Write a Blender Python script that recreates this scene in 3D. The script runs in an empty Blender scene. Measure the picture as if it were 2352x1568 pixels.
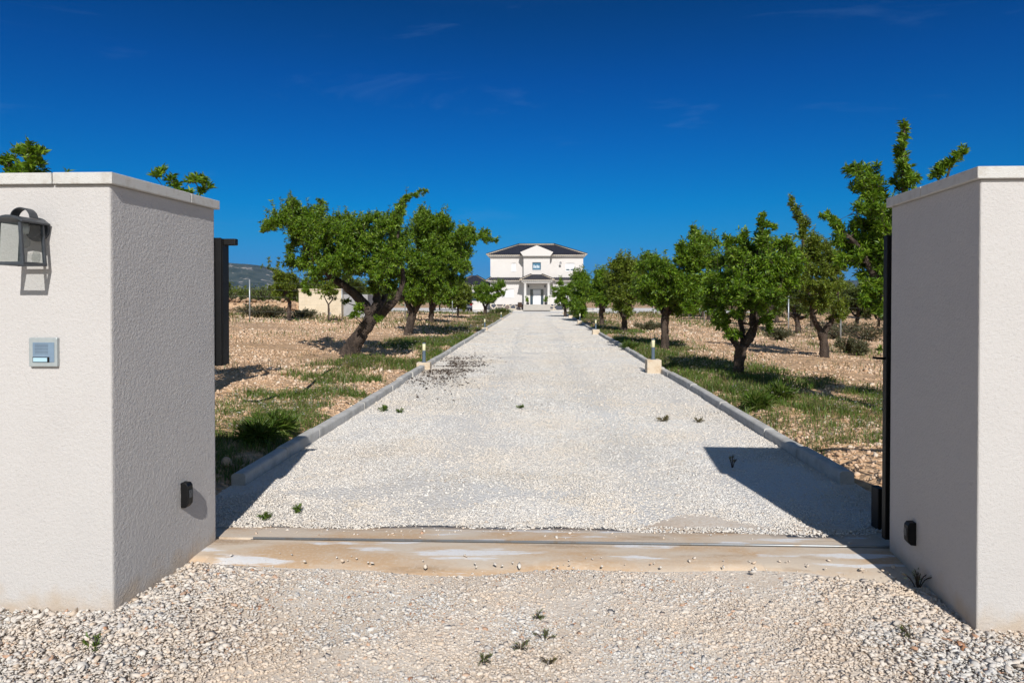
import bpy, math, random
import numpy as np
from mathutils import Vector

# ------------------------------------------------------------------ camera
SC = bpy.context.scene
COL = SC.collection
PSI = math.atan(60 / 1568)
TH = math.radians(0.75)
CX, CY, F, H = 1176.0, 705.0, 1568.0, 1.58
cam_d = bpy.data.cameras.new('camera')
cam = bpy.data.objects.new('camera', cam_d)
COL.objects.link(cam)
cam.location = (0, 0, H)
cam.rotation_euler = (math.pi / 2 - TH, 0, PSI)
cam_d.sensor_width = 36
cam_d.lens = 24
cam_d.shift_y = -79 / 2352
cam_d.clip_start = 0.05
cam_d.clip_end = 30000
SC.camera = cam

# ------------------------------------------------------------------ light, sky, exposure
SUN_EL = math.radians(36)
SUN_AZ = math.radians(7.7)          # the sun stands behind the camera, a little to the right
W = bpy.data.worlds.new('World')
SC.world = W
W.use_nodes = True
wt = W.node_tree
wt.nodes.clear()
wo = wt.nodes.new('ShaderNodeOutputWorld')
bg = wt.nodes.new('ShaderNodeBackground')
sky = wt.nodes.new('ShaderNodeTexSky')
sky.sky_type = 'NISHITA'
sky.sun_disc = False
sky.sun_elevation = SUN_EL
sky.sun_rotation = math.pi - SUN_AZ
sky.altitude = 900
sky.air_density = 1.0
sky.dust_density = 0.15
sky.ozone_density = 3.0
# the side of the sky away from the sun is deep and polarised, the side round the sun paler
tc = wt.nodes.new('ShaderNodeTexCoord')
sep = wt.nodes.new('ShaderNodeSeparateXYZ')
wt.links.new(tc.outputs['Generated'], sep.inputs[0])
rmp = wt.nodes.new('ShaderNodeValToRGB')
els = rmp.color_ramp.elements
stops = [(0.0, (.13, .36, .76)), (.044, (.08, .335, .73)), (.087, (.03, .385, .71)), (.13, (0, .395, .74)), (.216, (0, .325, .725)),
         (.30, (0, .262, .66)), (.39, (0, .205, .49)), (.60, (.35, .45, .60)), (1.0, (.9, .9, .85))]
for i, (p_, c_) in enumerate(stops):
    e_ = els[i] if i < 2 else els.new(p_)
    e_.position = p_
    e_.color = (*c_, 1)
wt.links.new(sep.outputs[2], rmp.inputs[0])
side = wt.nodes.new('ShaderNodeMapRange')
side.inputs['From Min'].default_value = 0.25
side.inputs['From Max'].default_value = -0.35
wt.links.new(sep.outputs[1], side.inputs['Value'])
two = wt.nodes.new('ShaderNodeMix')
two.data_type = 'RGBA'
two.inputs[7].default_value = (.92, .84, .72, 1)
wt.links.new(side.outputs[0], two.inputs['Factor'])
wt.links.new(rmp.outputs[0], two.inputs[6])
tint = wt.nodes.new('ShaderNodeMix')
tint.data_type = 'RGBA'
tint.blend_type = 'MULTIPLY'
tint.inputs['Factor'].default_value = 1
wt.links.new(sky.outputs[0], tint.inputs[6])
wt.links.new(two.outputs[2], tint.inputs[7])
# thin cirrus streaks
mp = wt.nodes.new('ShaderNodeMapping')
mp.inputs['Rotation'].default_value = (0.12, 0.25, 0.3)
mp.inputs['Scale'].default_value = (2.2, 2.2, 11)
ns = wt.nodes.new('ShaderNodeTexNoise')
ns.inputs['Scale'].default_value = 1.7
ns.inputs['Detail'].default_value = 7
ns.inputs['Roughness'].default_value = 0.62
ns.inputs['Distortion'].default_value = 0.6
cr = wt.nodes.new('ShaderNodeMapRange')
cr.inputs['From Min'].default_value = 0.58
cr.inputs['From Max'].default_value = 0.86
cr.inputs['To Max'].default_value = 0.14
cl = wt.nodes.new('ShaderNodeMix')
cl.data_type = 'RGBA'
cl.inputs[7].default_value = (2.6, 4.6, 7.0, 1)
wt.links.new(tc.outputs['Generated'], mp.inputs[0])
wt.links.new(mp.outputs[0], ns.inputs['Vector'])
wt.links.new(ns.outputs['Fac'], cr.inputs['Value'])
wt.links.new(cr.outputs[0], cl.inputs['Factor'])
wt.links.new(tint.outputs[2], cl.inputs[6])
wt.links.new(cl.outputs[2], bg.inputs['Color'])
bg.inputs['Strength'].default_value = 0.1
wt.links.new(bg.outputs[0], wo.inputs[0])

sun_d = bpy.data.lights.new('sun', 'SUN')
sun_d.energy = 5.0
sun_d.angle = math.radians(0.53)
sun_d.color = (1.0, 0.966, 0.912)
sun = bpy.data.objects.new('sun', sun_d)
COL.objects.link(sun)
SDIR = Vector((-math.sin(SUN_AZ) * math.cos(SUN_EL), math.cos(SUN_AZ) * math.cos(SUN_EL), -math.sin(SUN_EL)))
sun.rotation_euler = SDIR.to_track_quat('-Z', 'Y').to_euler()
sun.location = (0, -20, 20)

SC.view_settings.view_transform = 'Standard'
SC.view_settings.look = 'None'
SC.view_settings.exposure = 0
SC.view_settings.gamma = 1
SC.cycles.max_bounces = 6
SC.cycles.diffuse_bounces = 3
SC.cycles.glossy_bounces = 2
SC.cycles.transmission_bounces = 4
SC.cycles.transparent_max_bounces = 8
SC.cycles.use_denoising = True
SC.cycles.use_adaptive_sampling = True
SC.cycles.adaptive_threshold = 0.02
SC.cycles.caustics_reflective = False
SC.cycles.caustics_refractive = False

# ------------------------------------------------------------------ helpers
rng = np.random.default_rng(11)
random.seed(11)
_fwd = np.array([-math.sin(PSI) * math.cos(TH), math.cos(PSI) * math.cos(TH), -math.sin(TH)])
_rt = np.array([math.cos(PSI), math.sin(PSI), 0.0])
_up = np.cross(_rt, _fwd)


def ray(px, py):
    return (px - CX) / F * _rt - (py - CY) / F * _up + _fwd


def at(px, py, Y):
    """Where the photograph's point (px, py) lies at the distance Y down the drive."""
    d = ray(px, py)
    return np.array([0, 0, H]) + d * (Y / d[1])


def gnd(px, py, z=0.0):
    d = ray(px, py)
    return np.array([0, 0, H]) + d * ((z - H) / d[2])


def on_line(px, py, a, b):
    """On the vertical plane over the plan line a-b."""
    d = ray(px, py)
    n = np.array([-(b[1] - a[1]), b[0] - a[0]])
    t = (n[0] * a[0] + n[1] * a[1]) / (n[0] * d[0] + n[1] * d[1])
    return np.array([0, 0, H]) + d * t


def smooth01(x):
    x = np.clip(x, 0, 1)
    return x * x * (3 - 2 * x)


def vnoise(x, y, scale, seed=0):
    r = np.random.default_rng(seed)
    g = r.random((64, 64))
    x = np.asarray(x, float) * scale + 1000.3
    y = np.asarray(y, float) * scale + 1000.7
    xi = np.floor(x).astype(int)
    yi = np.floor(y).astype(int)
    fx = smooth01(x - xi)
    fy = smooth01(y - yi)
    a = g[xi % 64, yi % 64]
    b = g[(xi + 1) % 64, yi % 64]
    c = g[xi % 64, (yi + 1) % 64]
    d = g[(xi + 1) % 64, (yi + 1) % 64]
    return (a * (1 - fx) + b * fx) * (1 - fy) + (c * (1 - fx) + d * fx) * fy


def fbm(x, y, scale, seed=0):
    return 0.5 * vnoise(x, y, scale, seed) + 0.3 * vnoise(x, y, scale * 2.3, seed + 1) + 0.2 * vnoise(x, y, scale * 5.1, seed + 2)


def tag(o, label=None, cat=None, group=None, kind=None):
    if label: o['label'] = label
    if cat: o['category'] = cat
    if group: o['group'] = group
    if kind: o['kind'] = kind
    return o


def thing(name, label, cat, loc=(0, 0, 0), rz=0.0, group=None):
    o = bpy.data.objects.new(name, None)
    COL.objects.link(o)
    o.location = loc
    o.rotation_euler = (0, 0, rz)
    o.empty_display_size = 0.2
    return tag(o, label, cat, group)


def link_mesh(name, me, mat, parent):
    o = bpy.data.objects.new(name, me)
    COL.objects.link(o)
    if mat is not None:
        for m in (mat if isinstance(mat, (list, tuple)) else [mat]):
            me.materials.append(m)
    if parent is not None:
        o.parent = parent
    return o


def mesh_np(name, V, Fa, mat, parent=None, smooth=False):
    V = np.ascontiguousarray(V, dtype=np.float32)
    Fa = np.ascontiguousarray(Fa, dtype=np.int32)
    k = Fa.shape[1]
    me = bpy.data.meshes.new(name)
    me.vertices.add(len(V))
    me.vertices.foreach_set('co', V.ravel())
    me.loops.add(Fa.size)
    me.loops.foreach_set('vertex_index', Fa.ravel())
    me.polygons.add(len(Fa))
    me.polygons.foreach_set('loop_start', np.arange(0, Fa.size, k, dtype=np.int32))
    if smooth:
        me.polygons.foreach_set('use_smooth', np.ones(len(Fa), dtype=bool))
    me.update(calc_edges=True)
    return link_mesh(name, me, mat, parent)


class MB:
    def __init__(s):
        s.V = []
        s.F = []
        s.S = []

    def add(s, V, Fs, smooth=False):
        n = len(s.V)
        s.V += [tuple(float(c) for c in v) for v in V]
        s.F += [tuple(int(i) + n for i in f) for f in Fs]
        s.S += [smooth] * len(Fs)
        return s

    def box(s, x0, x1, y0, y1, z0, z1):
        return s.prism([(x0, y0), (x1, y0), (x1, y1), (x0, y1)], z0, z1)

    def prism(s, poly, z0, z1, top=None):
        n = len(poly)
        top = top or poly
        V = [(p[0], p[1], z0) for p in poly] + [(p[0], p[1], z1) for p in top]
        Fs = [tuple(range(n))[::-1], tuple(range(n, 2 * n))]
        Fs += [(i, (i + 1) % n, n + (i + 1) % n, n + i) for i in range(n)]
        return s.add(V, Fs)

    def xprism(s, poly, y0, y1):
        """A polygon in x-z, pushed along y."""
        n = len(poly)
        V = [(p[0], y0, p[1]) for p in poly] + [(p[0], y1, p[1]) for p in poly]
        Fs = [tuple(range(n)), tuple(range(n, 2 * n))[::-1]]
        Fs += [(i, n + i, n + (i + 1) % n, (i + 1) % n) for i in range(n)]
        return s.add(V, Fs)

    def yprism(s, poly, x0, x1):
        n = len(poly)
        V = [(x0, p[0], p[1]) for p in poly] + [(x1, p[0], p[1]) for p in poly]
        Fs = [tuple(range(n))[::-1], tuple(range(n, 2 * n))]
        Fs += [(i, (i + 1) % n, n + (i + 1) % n, n + i) for i in range(n)]
        return s.add(V, Fs)

    def tube(s, pts, radii, n=8, cap=True, smooth=True):
        V, Fs = tube(pts, radii, n, cap)
        return s.add(V, Fs, smooth)

    def lathe(s, c, prof, n=20, smooth=True):
        """prof: (radius, z) pairs round the vertical axis through c."""
        V = []
        for r, z in prof:
            for k in range(n):
                a = 2 * math.pi * k / n
                V.append((c[0] + r * math.cos(a), c[1] + r * math.sin(a), c[2] + z))
        Fs = []
        for i in range(len(prof) - 1):
            for k in range(n):
                Fs.append((i * n + k, i * n + (k + 1) % n, (i + 1) * n + (k + 1) % n, (i + 1) * n + k))
        s.add(V, Fs, smooth)
        m = len(s.V) - len(V)
        s.F.append(tuple(m + k for k in range(n))[::-1])
        s.F.append(tuple(m + (len(prof) - 1) * n + k for k in range(n)))
        s.S += [False, False]
        return s

    def build(s, name, mat, parent=None, bevel=0.0, seg=2):
        me = bpy.data.meshes.new(name)
        me.from_pydata(s.V, [], s.F)
        me.polygons.foreach_set('use_smooth', np.array(s.S, dtype=bool))
        me.update()
        o = link_mesh(name, me, mat, parent)
        if bevel:
            b = o.modifiers.new('bevel', 'BEVEL')
            b.width = bevel
            b.segments = seg
            b.limit_method = 'ANGLE'
        return o


def tube(pts, radii, n=8, cap=True):
    pts = [np.array(p, float) for p in pts]
    m = len(pts)
    if np.isscalar(radii):
        radii = [radii] * m
    V = []
    prev = None
    for i in range(m):
        t = pts[min(i + 1, m - 1)] - pts[max(i - 1, 0)]
        t = t / (np.linalg.norm(t) + 1e-9)
        if prev is None:
            a = np.array([1.0, 0, 0]) if abs(t[0]) < 0.8 else np.array([0, 1.0, 0])
        else:
            a = prev
        u = a - t * a.dot(t)
        u /= np.linalg.norm(u) + 1e-9
        prev = u
        v = np.cross(t, u)
        for k in range(n):
            an = 2 * math.pi * k / n
            V.append(pts[i] + radii[i] * (math.cos(an) * u + math.sin(an) * v))
    Fs = []
    for i in range(m - 1):
        for k in range(n):
            Fs.append((i * n + k, i * n + (k + 1) % n, (i + 1) * n + (k + 1) % n, (i + 1) * n + k))
    if cap:
        Fs.append(tuple(range(n))[::-1])
        Fs.append(tuple((m - 1) * n + k for k in range(n)))
    return V, Fs


def spline(pts, n):
    """Catmull-Rom through pts (any row length), n samples per span."""
    P = [np.array(p, float) for p in pts]
    P = [2 * P[0] - P[1]] + P + [2 * P[-1] - P[-2]]
    out = []
    for i in range(1, len(P) - 2):
        for k in range(n):
            t = k / n
            out.append(0.5 * (2 * P[i] + (P[i + 1] - P[i - 1]) * t + (2 * P[i - 1] - 5 * P[i] + 4 * P[i + 1] - P[i + 2]) * t * t
                              + (3 * P[i] - P[i - 1] - 3 * P[i + 1] + P[i + 2]) * t ** 3))
    out.append(P[-2])
    return out


# ------------------------------------------------------------------ materials
def mat(name, base=(0.5, 0.5, 0.5), rough=0.8, noises=(), bumps=(), island=None, metallic=0.0, spec=0.3, vor=None):
    """noises: (scale, colour, lo, hi[, stretch]) mixed over base; island: colour ramp per loose piece;
    vor: (scale, colours) per-cell colours; bumps: (kind, scale, strength, distance)."""
    m = bpy.data.materials.new(name)
    m.use_nodes = True
    nt = m.node_tree
    N, L = nt.nodes, nt.links
    p = N['Principled BSDF']
    p.inputs['Roughness'].default_value = rough
    p.inputs['Metallic'].default_value = metallic
    p.inputs['Specular IOR Level'].default_value = spec
    tc = N.new('ShaderNodeTexCoord')
    co = tc.outputs['Object']
    col = None

    def ramp(fac, cols):
        r = N.new('ShaderNodeValToRGB')
        els = r.color_ramp.elements
        r.color_ramp.interpolation = 'LINEAR'
        k = len(cols)
        for i, c in enumerate(cols):
            pos, cc = c if len(c) == 2 else (i / (k - 1), c)
            e = els[i] if i < 2 else els.new(pos)
            e.position = pos
            e.color = (*cc, 1)
        L.new(fac, r.inputs[0])
        return r.outputs[0]

    if island:
        g = N.new('ShaderNodeNewGeometry')
        col = ramp(g.outputs['Random Per Island'], island)
    if vor:
        v = N.new('ShaderNodeTexVoronoi')
        v.inputs['Scale'].default_value = vor[0]
        L.new(co, v.inputs['Vector'])
        sp = N.new('ShaderNodeSeparateColor')
        L.new(v.outputs['Color'], sp.inputs[0])
        col = ramp(sp.outputs[0], vor[1])
    if col is None:
        c = N.new('ShaderNodeRGB')
        c.outputs[0].default_value = (*base, 1)
        col = c.outputs[0]
    for nz in noises:
        n = N.new('ShaderNodeTexNoise')
        n.inputs['Scale'].default_value = nz[0]
        n.inputs['Detail'].default_value = 6
        n.inputs['Roughness'].default_value = 0.6
        vec = co
        if len(nz) > 4:
            mpn = N.new('ShaderNodeMapping')
            mpn.inputs['Scale'].default_value = nz[4]
            L.new(co, mpn.inputs[0])
            vec = mpn.outputs[0]
        L.new(vec, n.inputs['Vector'])
        mr = N.new('ShaderNodeMapRange')
        mr.inputs['From Min'].default_value = nz[2]
        mr.inputs['From Max'].default_value = nz[3]
        L.new(n.outputs['Fac'], mr.inputs['Value'])
        mx = N.new('ShaderNodeMix')
        mx.data_type = 'RGBA'
        L.new(mr.outputs[0], mx.inputs['Factor'])
        L.new(col, mx.inputs[6])
        mx.inputs[7].default_value = (*nz[1], 1)
        col = mx.outputs[2]
    L.new(col, p.inputs['Base Color'])
    nrm = None
    for kind, sc, st, dist in bumps:
        if kind == 'voronoi':
            t = N.new('ShaderNodeTexVoronoi')
            t.inputs['Scale'].default_value = sc
            L.new(co, t.inputs['Vector'])
            hgt = t.outputs['Distance']
            inv = N.new('ShaderNodeMath')
            inv.operation = 'SUBTRACT'
            inv.inputs[0].default_value = 1
            L.new(hgt, inv.inputs[1])
            hgt = inv.outputs[0]
        else:
            t = N.new('ShaderNodeTexNoise')
            t.inputs['Scale'].default_value = sc
            t.inputs['Detail'].default_value = 2.5
            L.new(co, t.inputs['Vector'])
            hgt = t.outputs['Fac']
        b = N.new('ShaderNodeBump')
        b.inputs['Strength'].default_value = st
        b.inputs['Distance'].default_value = dist
        L.new(hgt, b.inputs['Height'])
        if nrm is not None:
            L.new(nrm, b.inputs['Normal'])
        nrm = b.outputs[0]
    if nrm is not None:
        L.new(nrm, p.inputs['Normal'])
    return m


def leaf_mat(name, cols, trans=(0.22, 0.34, 0.02), tf=0.34):
    m = mat(name, island=cols, rough=0.42, spec=0.4)
    nt = m.node_tree
    N, L = nt.nodes, nt.links
    p = N['Principled BSDF']
    out = N['Material Output']
    tr = N.new('ShaderNodeBsdfTranslucent')
    tr.inputs[0].default_value = (*trans, 1)
    mx = N.new('ShaderNodeMixShader')
    mx.inputs[0].default_value = tf
    L.new(p.outputs[0], mx.inputs[1])
    L.new(tr.outputs[0], mx.inputs[2])
    L.new(mx.outputs[0], out.inputs[0])
    return m


M = {}
M['stucco'] = mat('stucco', (0.518, 0.497, 0.486), 0.9, [(2.2, (0.495, 0.473, 0.462), 0.45, 0.75), (60, (0.44, 0.42, 0.40), 0.55, 0.8)],
                  [('noise', 240, 0.7, 0.005)])
M['coping'] = mat('coping', (0.55, 0.54, 0.52), 0.9, [(18, (0.45, 0.42, 0.38), 0.5, 0.75)], [('noise', 160, 0.8, 0.006)])
M['house_wall'] = mat('house_wall', (0.63, 0.60, 0.58), 0.9, [(0.6, (0.60, 0.57, 0.55), 0.4, 0.7)], [('noise', 30, 0.4, 0.01)])
M['house_trim'] = mat('house_trim', (0.64, 0.62, 0.60), 0.85, [(2, (0.55, 0.52, 0.49), 0.4, 0.7)])
M['white'] = mat('white_paint', (0.80, 0.80, 0.80), 0.45)
M['shutter'] = mat('shutter', (0.78, 0.78, 0.80), 0.5)
M['roof_tile'] = mat('roof_tile', (0.022, 0.023, 0.032), 0.55, [(5, (0.04, 0.04, 0.05), 0.4, 0.7)])
M['mortar'] = mat('mortar', (0.62, 0.53, 0.42), 0.9, [(8, (0.45, 0.38, 0.3), 0.45, 0.7)])
M['dark_metal'] = mat('dark_metal', (0.0035, 0.0035, 0.004), 0.5, [(20, (0.006, 0.006, 0.0065), 0.4, 0.7)], spec=0.3)
M['lamp_metal'] = mat('lamp_metal', (0.035, 0.042, 0.052), 0.45, [(60, (0.05, 0.058, 0.07), 0.4, 0.7)], spec=0.5)
M['steel'] = mat('galvanised_steel', (0.42, 0.45, 0.47), 0.45, [(9, (0.33, 0.36, 0.38), 0.4, 0.7)], metallic=0.6)
M['rail_steel'] = mat('rail_steel', (0.30, 0.31, 0.32), 0.4, [(14, (0.30, 0.25, 0.2), 0.5, 0.7)], metallic=0.5)
M['alu'] = mat('brushed_metal', (0.42, 0.46, 0.47), 0.4, [(30, (0.38, 0.42, 0.43), 0.4, 0.7)], metallic=0.35)
M['alu_blue'] = mat('satin_blue_metal', (0.20, 0.28, 0.38), 0.35, [(12, (0.24, 0.33, 0.44), 0.4, 0.7)], metallic=0.3)
M['button'] = mat('button_label', (0.38, 0.56, 0.66), 0.3)
M['bollard_post'] = mat('bollard_post', (0.085, 0.115, 0.15), 0.5, [(20, (0.10, 0.135, 0.17), 0.4, 0.7)])
M['bollard_lens'] = mat('bollard_lens', (0.72, 0.68, 0.44), 0.4)
M['concrete'] = mat('concrete', (0.52, 0.505, 0.48), 0.9, [(6, (0.36, 0.345, 0.32), 0.42, 0.7), (70, (0.42, 0.40, 0.37), 0.5, 0.75)], [('noise', 120, 0.5, 0.004)])
M['footing'] = mat('footing_concrete', (0.60, 0.50, 0.38), 0.9, [(7, (0.45, 0.30, 0.17), 0.5, 0.75), (40, (0.66, 0.59, 0.5), 0.5, 0.8)], [('noise', 60, 0.5, 0.006)])
M['threshold'] = mat('threshold_concrete', (0.57, 0.48, 0.385), 0.9,
                     [(1.1, (0.52, 0.36, 0.225), 0.44, 0.58, (1.0, 2.2, 1)), (2.2, (0.36, 0.25, 0.16), 0.56, 0.70, (0.5, 2.6, 1)),
                      (1.9, (0.66, 0.65, 0.65), 0.57, 0.62, (0.7, 4.0, 1)), (45, (0.60, 0.51, 0.41), 0.5, 0.85)], [('noise', 40, 0.3, 0.006)])
M['bark'] = mat('bark', (0.085, 0.062, 0.048), 0.95, [(7, (0.032, 0.024, 0.02), 0.42, 0.62, (1, 1, 0.25)), (26, (0.15, 0.115, 0.09), 0.55, 0.8)],
                [('noise', 30, 1.0, 0.03), ('voronoi', 24, 0.6, 0.02)])
LC = [(0.045, 0.10, 0.008), (0.095, 0.19, 0.011), (0.155, 0.27, 0.016), (0.25, 0.34, 0.03)]
M['leaf'] = leaf_mat('leaf', LC)
M['leaf_olive'] = leaf_mat('olive_leaf', [(0.065, 0.105, 0.010), (0.115, 0.17, 0.014), (0.17, 0.23, 0.022), (0.23, 0.26, 0.04)], (0.22, 0.28, 0.03), 0.3)
M['leaf_far'] = leaf_mat('far_leaf', [(0.06, 0.09, 0.014), (0.09, 0.125, 0.02), (0.13, 0.16, 0.035)], (0.15, 0.18, 0.04), 0.2)
M['scrub'] = leaf_mat('scrub_leaf', [(0.06, 0.07, 0.03), (0.10, 0.105, 0.05), (0.16, 0.14, 0.08)], (0.14, 0.14, 0.06), 0.15)
M['grass'] = leaf_mat('grass_blade', [(0.045, 0.09, 0.012), (0.075, 0.145, 0.016), (0.11, 0.19, 0.022), (0.19, 0.2, 0.06)], (0.16, 0.22, 0.03), 0.25)
M['dry_grass'] = leaf_mat('dry_blade', [(0.10, 0.10, 0.035), (0.17, 0.14, 0.06), (0.26, 0.2, 0.1)], (0.2, 0.18, 0.06), 0.2)
M['petal'] = mat('petal', (0.74, 0.74, 0.70), 0.7)
STONE = [(0.0, (0.60, 0.57, 0.53)), (0.3, (0.67, 0.65, 0.62)), (0.55, (0.60, 0.54, 0.48)), (0.74, (0.48, 0.48, 0.48)), (0.86, (0.58, 0.45, 0.33)),
         (0.94, (0.40, 0.39, 0.38)), (0.975, (0.46, 0.22, 0.11)), (1.0, (0.30, 0.16, 0.10))]
M['stone'] = mat('pebble', island=STONE, rough=0.85, noises=[(60, (0.62, 0.56, 0.48), 0.5, 0.9), (1.3, (0.66, 0.54, 0.425), 0.40, 0.66)], bumps=[('noise', 150, 0.4, 0.003)])
STONE_W = [(0.0, (0.66, 0.635, 0.60)), (0.4, (0.72, 0.70, 0.67)), (0.7, (0.67, 0.625, 0.57)), (0.9, (0.53, 0.52, 0.51)), (0.97, (0.56, 0.46, 0.38)), (1.0, (0.30, 0.29, 0.28))]
M['stone_white'] = mat('white_pebble', island=STONE_W, rough=0.85, noises=[(60, (0.66, 0.64, 0.6), 0.5, 0.9), (0.55, (0.70, 0.625, 0.535), 0.40, 0.66), (2.6, (0.62, 0.545, 0.455), 0.54, 0.76)])
M['gravel'] = mat('gravel', vor=(48, [(0.0, (0.63, 0.60, 0.565)), (0.5, (0.71, 0.685, 0.65)), (0.85, (0.62, 0.565, 0.50)), (1.0, (0.50, 0.475, 0.45))]), rough=0.9,
                  noises=[(0.5, (0.64, 0.60, 0.55), 0.42, 0.66), (0.16, (0.68, 0.67, 0.65), 0.45, 0.62)], bumps=[('voronoi', 48, 0.9, 0.012), ('noise', 130, 0.6, 0.006)])
M['sandy_gravel'] = mat('sandy_gravel', vor=(70, [(0.0, (0.63, 0.55, 0.465)), (0.5, (0.69, 0.62, 0.54)), (1.0, (0.58, 0.48, 0.385))]), rough=0.95,
                        noises=[(1.2, (0.58, 0.46, 0.35), 0.48, 0.68)], bumps=[('voronoi', 70, 0.45, 0.006), ('noise', 180, 0.5, 0.004)])
M['soil'] = mat('soil', vor=(9, [(0.0, (0.50, 0.325, 0.195)), (0.5, (0.59, 0.40, 0.255)), (1.0, (0.55, 0.385, 0.25))]), rough=0.95,
                noises=[(0.35, (0.58, 0.37, 0.205), 0.4, 0.65), (3.0, (0.42, 0.25, 0.135), 0.52, 0.72), (22, (0.56, 0.39, 0.23), 0.55, 0.8)],
                bumps=[('noise', 3, 0.8, 0.25), ('voronoi', 9, 0.9, 0.08), ('noise', 26, 0.8, 0.03)])
M['clod'] = mat('clod', island=[(0.0, (0.48, 0.31, 0.19)), (0.45, (0.59, 0.415, 0.28)), (0.85, (0.65, 0.50, 0.37)), (1.0, (0.70, 0.61, 0.50))], rough=0.95,
                noises=[(40, (0.5, 0.33, 0.2), 0.5, 0.8)])
M['rubble'] = mat('rubble', island=[(0.20, 0.125, 0.075), (0.34, 0.22, 0.14), (0.46, 0.33, 0.22)], rough=0.95)
M['hill'] = mat('hill_slope', (0.062, 0.075, 0.052), 1.0, [(0.012, (0.035, 0.048, 0.03), 0.45, 0.6), (0.02, (0.36, 0.32, 0.28), 0.58, 0.66, (1, 1, 2.2))])
M['paving'] = mat('paving', (0.58, 0.54, 0.49), 0.9, [(0.8, (0.52, 0.47, 0.42), 0.4, 0.7)], [('noise', 20, 0.3, 0.01)])
M['step_stone'] = mat('step_stone', (0.47, 0.44, 0.40), 0.8, [(3, (0.40, 0.37, 0.33), 0.4, 0.7)])
M['hut'] = mat('hut_render', (0.62, 0.53, 0.40), 0.95, [(1.5, (0.52, 0.43, 0.31), 0.45, 0.7), (9, (0.66, 0.58, 0.46), 0.5, 0.8)], [('noise', 30, 0.5, 0.01)])
M['hut_grey'] = mat('grey_render', (0.34, 0.34, 0.35), 0.95, [(2, (0.27, 0.27, 0.28), 0.4, 0.7)])
M['wicker'] = mat('wicker', (0.045, 0.026, 0.018), 0.7, [(30, (0.08, 0.05, 0.035), 0.4, 0.7)])
M['pot'] = mat('pot_glaze', (0.03, 0.03, 0.033), 0.5)
M['car_paint'] = mat('car_paint', (0.018, 0.026, 0.05), 0.25, spec=0.6)
M['rubber'] = mat('rubber', (0.015, 0.015, 0.015), 0.9)
M['tail_red'] = mat('tail_red', (0.35, 0.008, 0.02), 0.3)
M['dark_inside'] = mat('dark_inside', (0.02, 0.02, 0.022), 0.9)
M['window_glass'] = mat('window_glass', (0.03, 0.06, 0.09), 0.06, spec=0.8)
M['upper_glass'] = mat('upper_glass', (0.05, 0.15, 0.25), 0.12, spec=0.8)
M['lace'] = mat('lace_curtain', (0.55, 0.62, 0.68), 0.9)
M['hose'] = mat('hose_plastic', (0.012, 0.012, 0.012), 0.6)
M['litter'] = mat('leaf_litter', island=[(0.035, 0.022, 0.015), (0.07, 0.045, 0.03), (0.12, 0.08, 0.05)], rough=0.95)
M['lounger_cloth'] = mat('lounger_cloth', (0.22, 0.30, 0.42), 0.8)


def foot_dirt(m, col, height):
    nt = m.node_tree
    N, L = nt.nodes, nt.links
    p = N['Principled BSDF']
    old = p.inputs['Base Color'].links[0].from_socket
    tc = N.new('ShaderNodeTexCoord')
    sp = N.new('ShaderNodeSeparateXYZ')
    L.new(tc.outputs['Object'], sp.inputs[0])
    n = N.new('ShaderNodeTexNoise')
    n.inputs['Scale'].default_value = 9
    n.inputs['Detail'].default_value = 6
    L.new(tc.outputs['Object'], n.inputs['Vector'])
    ma = N.new('ShaderNodeMath')
    ma.operation = 'MULTIPLY_ADD'
    ma.inputs[1].default_value = -0.3
    L.new(n.outputs['Fac'], ma.inputs[0])
    L.new(sp.outputs[2], ma.inputs[2])
    mr = N.new('ShaderNodeMapRange')
    mr.inputs['From Min'].default_value = height - 0.15
    mr.inputs['From Max'].default_value = -0.16
    mr.inputs['To Max'].default_value = 0.75
    L.new(ma.outputs[0], mr.inputs['Value'])
    mx = N.new('ShaderNodeMix')
    mx.data_type = 'RGBA'
    L.new(mr.outputs[0], mx.inputs['Factor'])
    L.new(old, mx.inputs[6])
    mx.inputs[7].default_value = (*col, 1)
    L.new(mx.outputs[2], p.inputs['Base Color'])


foot_dirt(M['stucco'], (0.47, 0.375, 0.28), 0.13)


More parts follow.
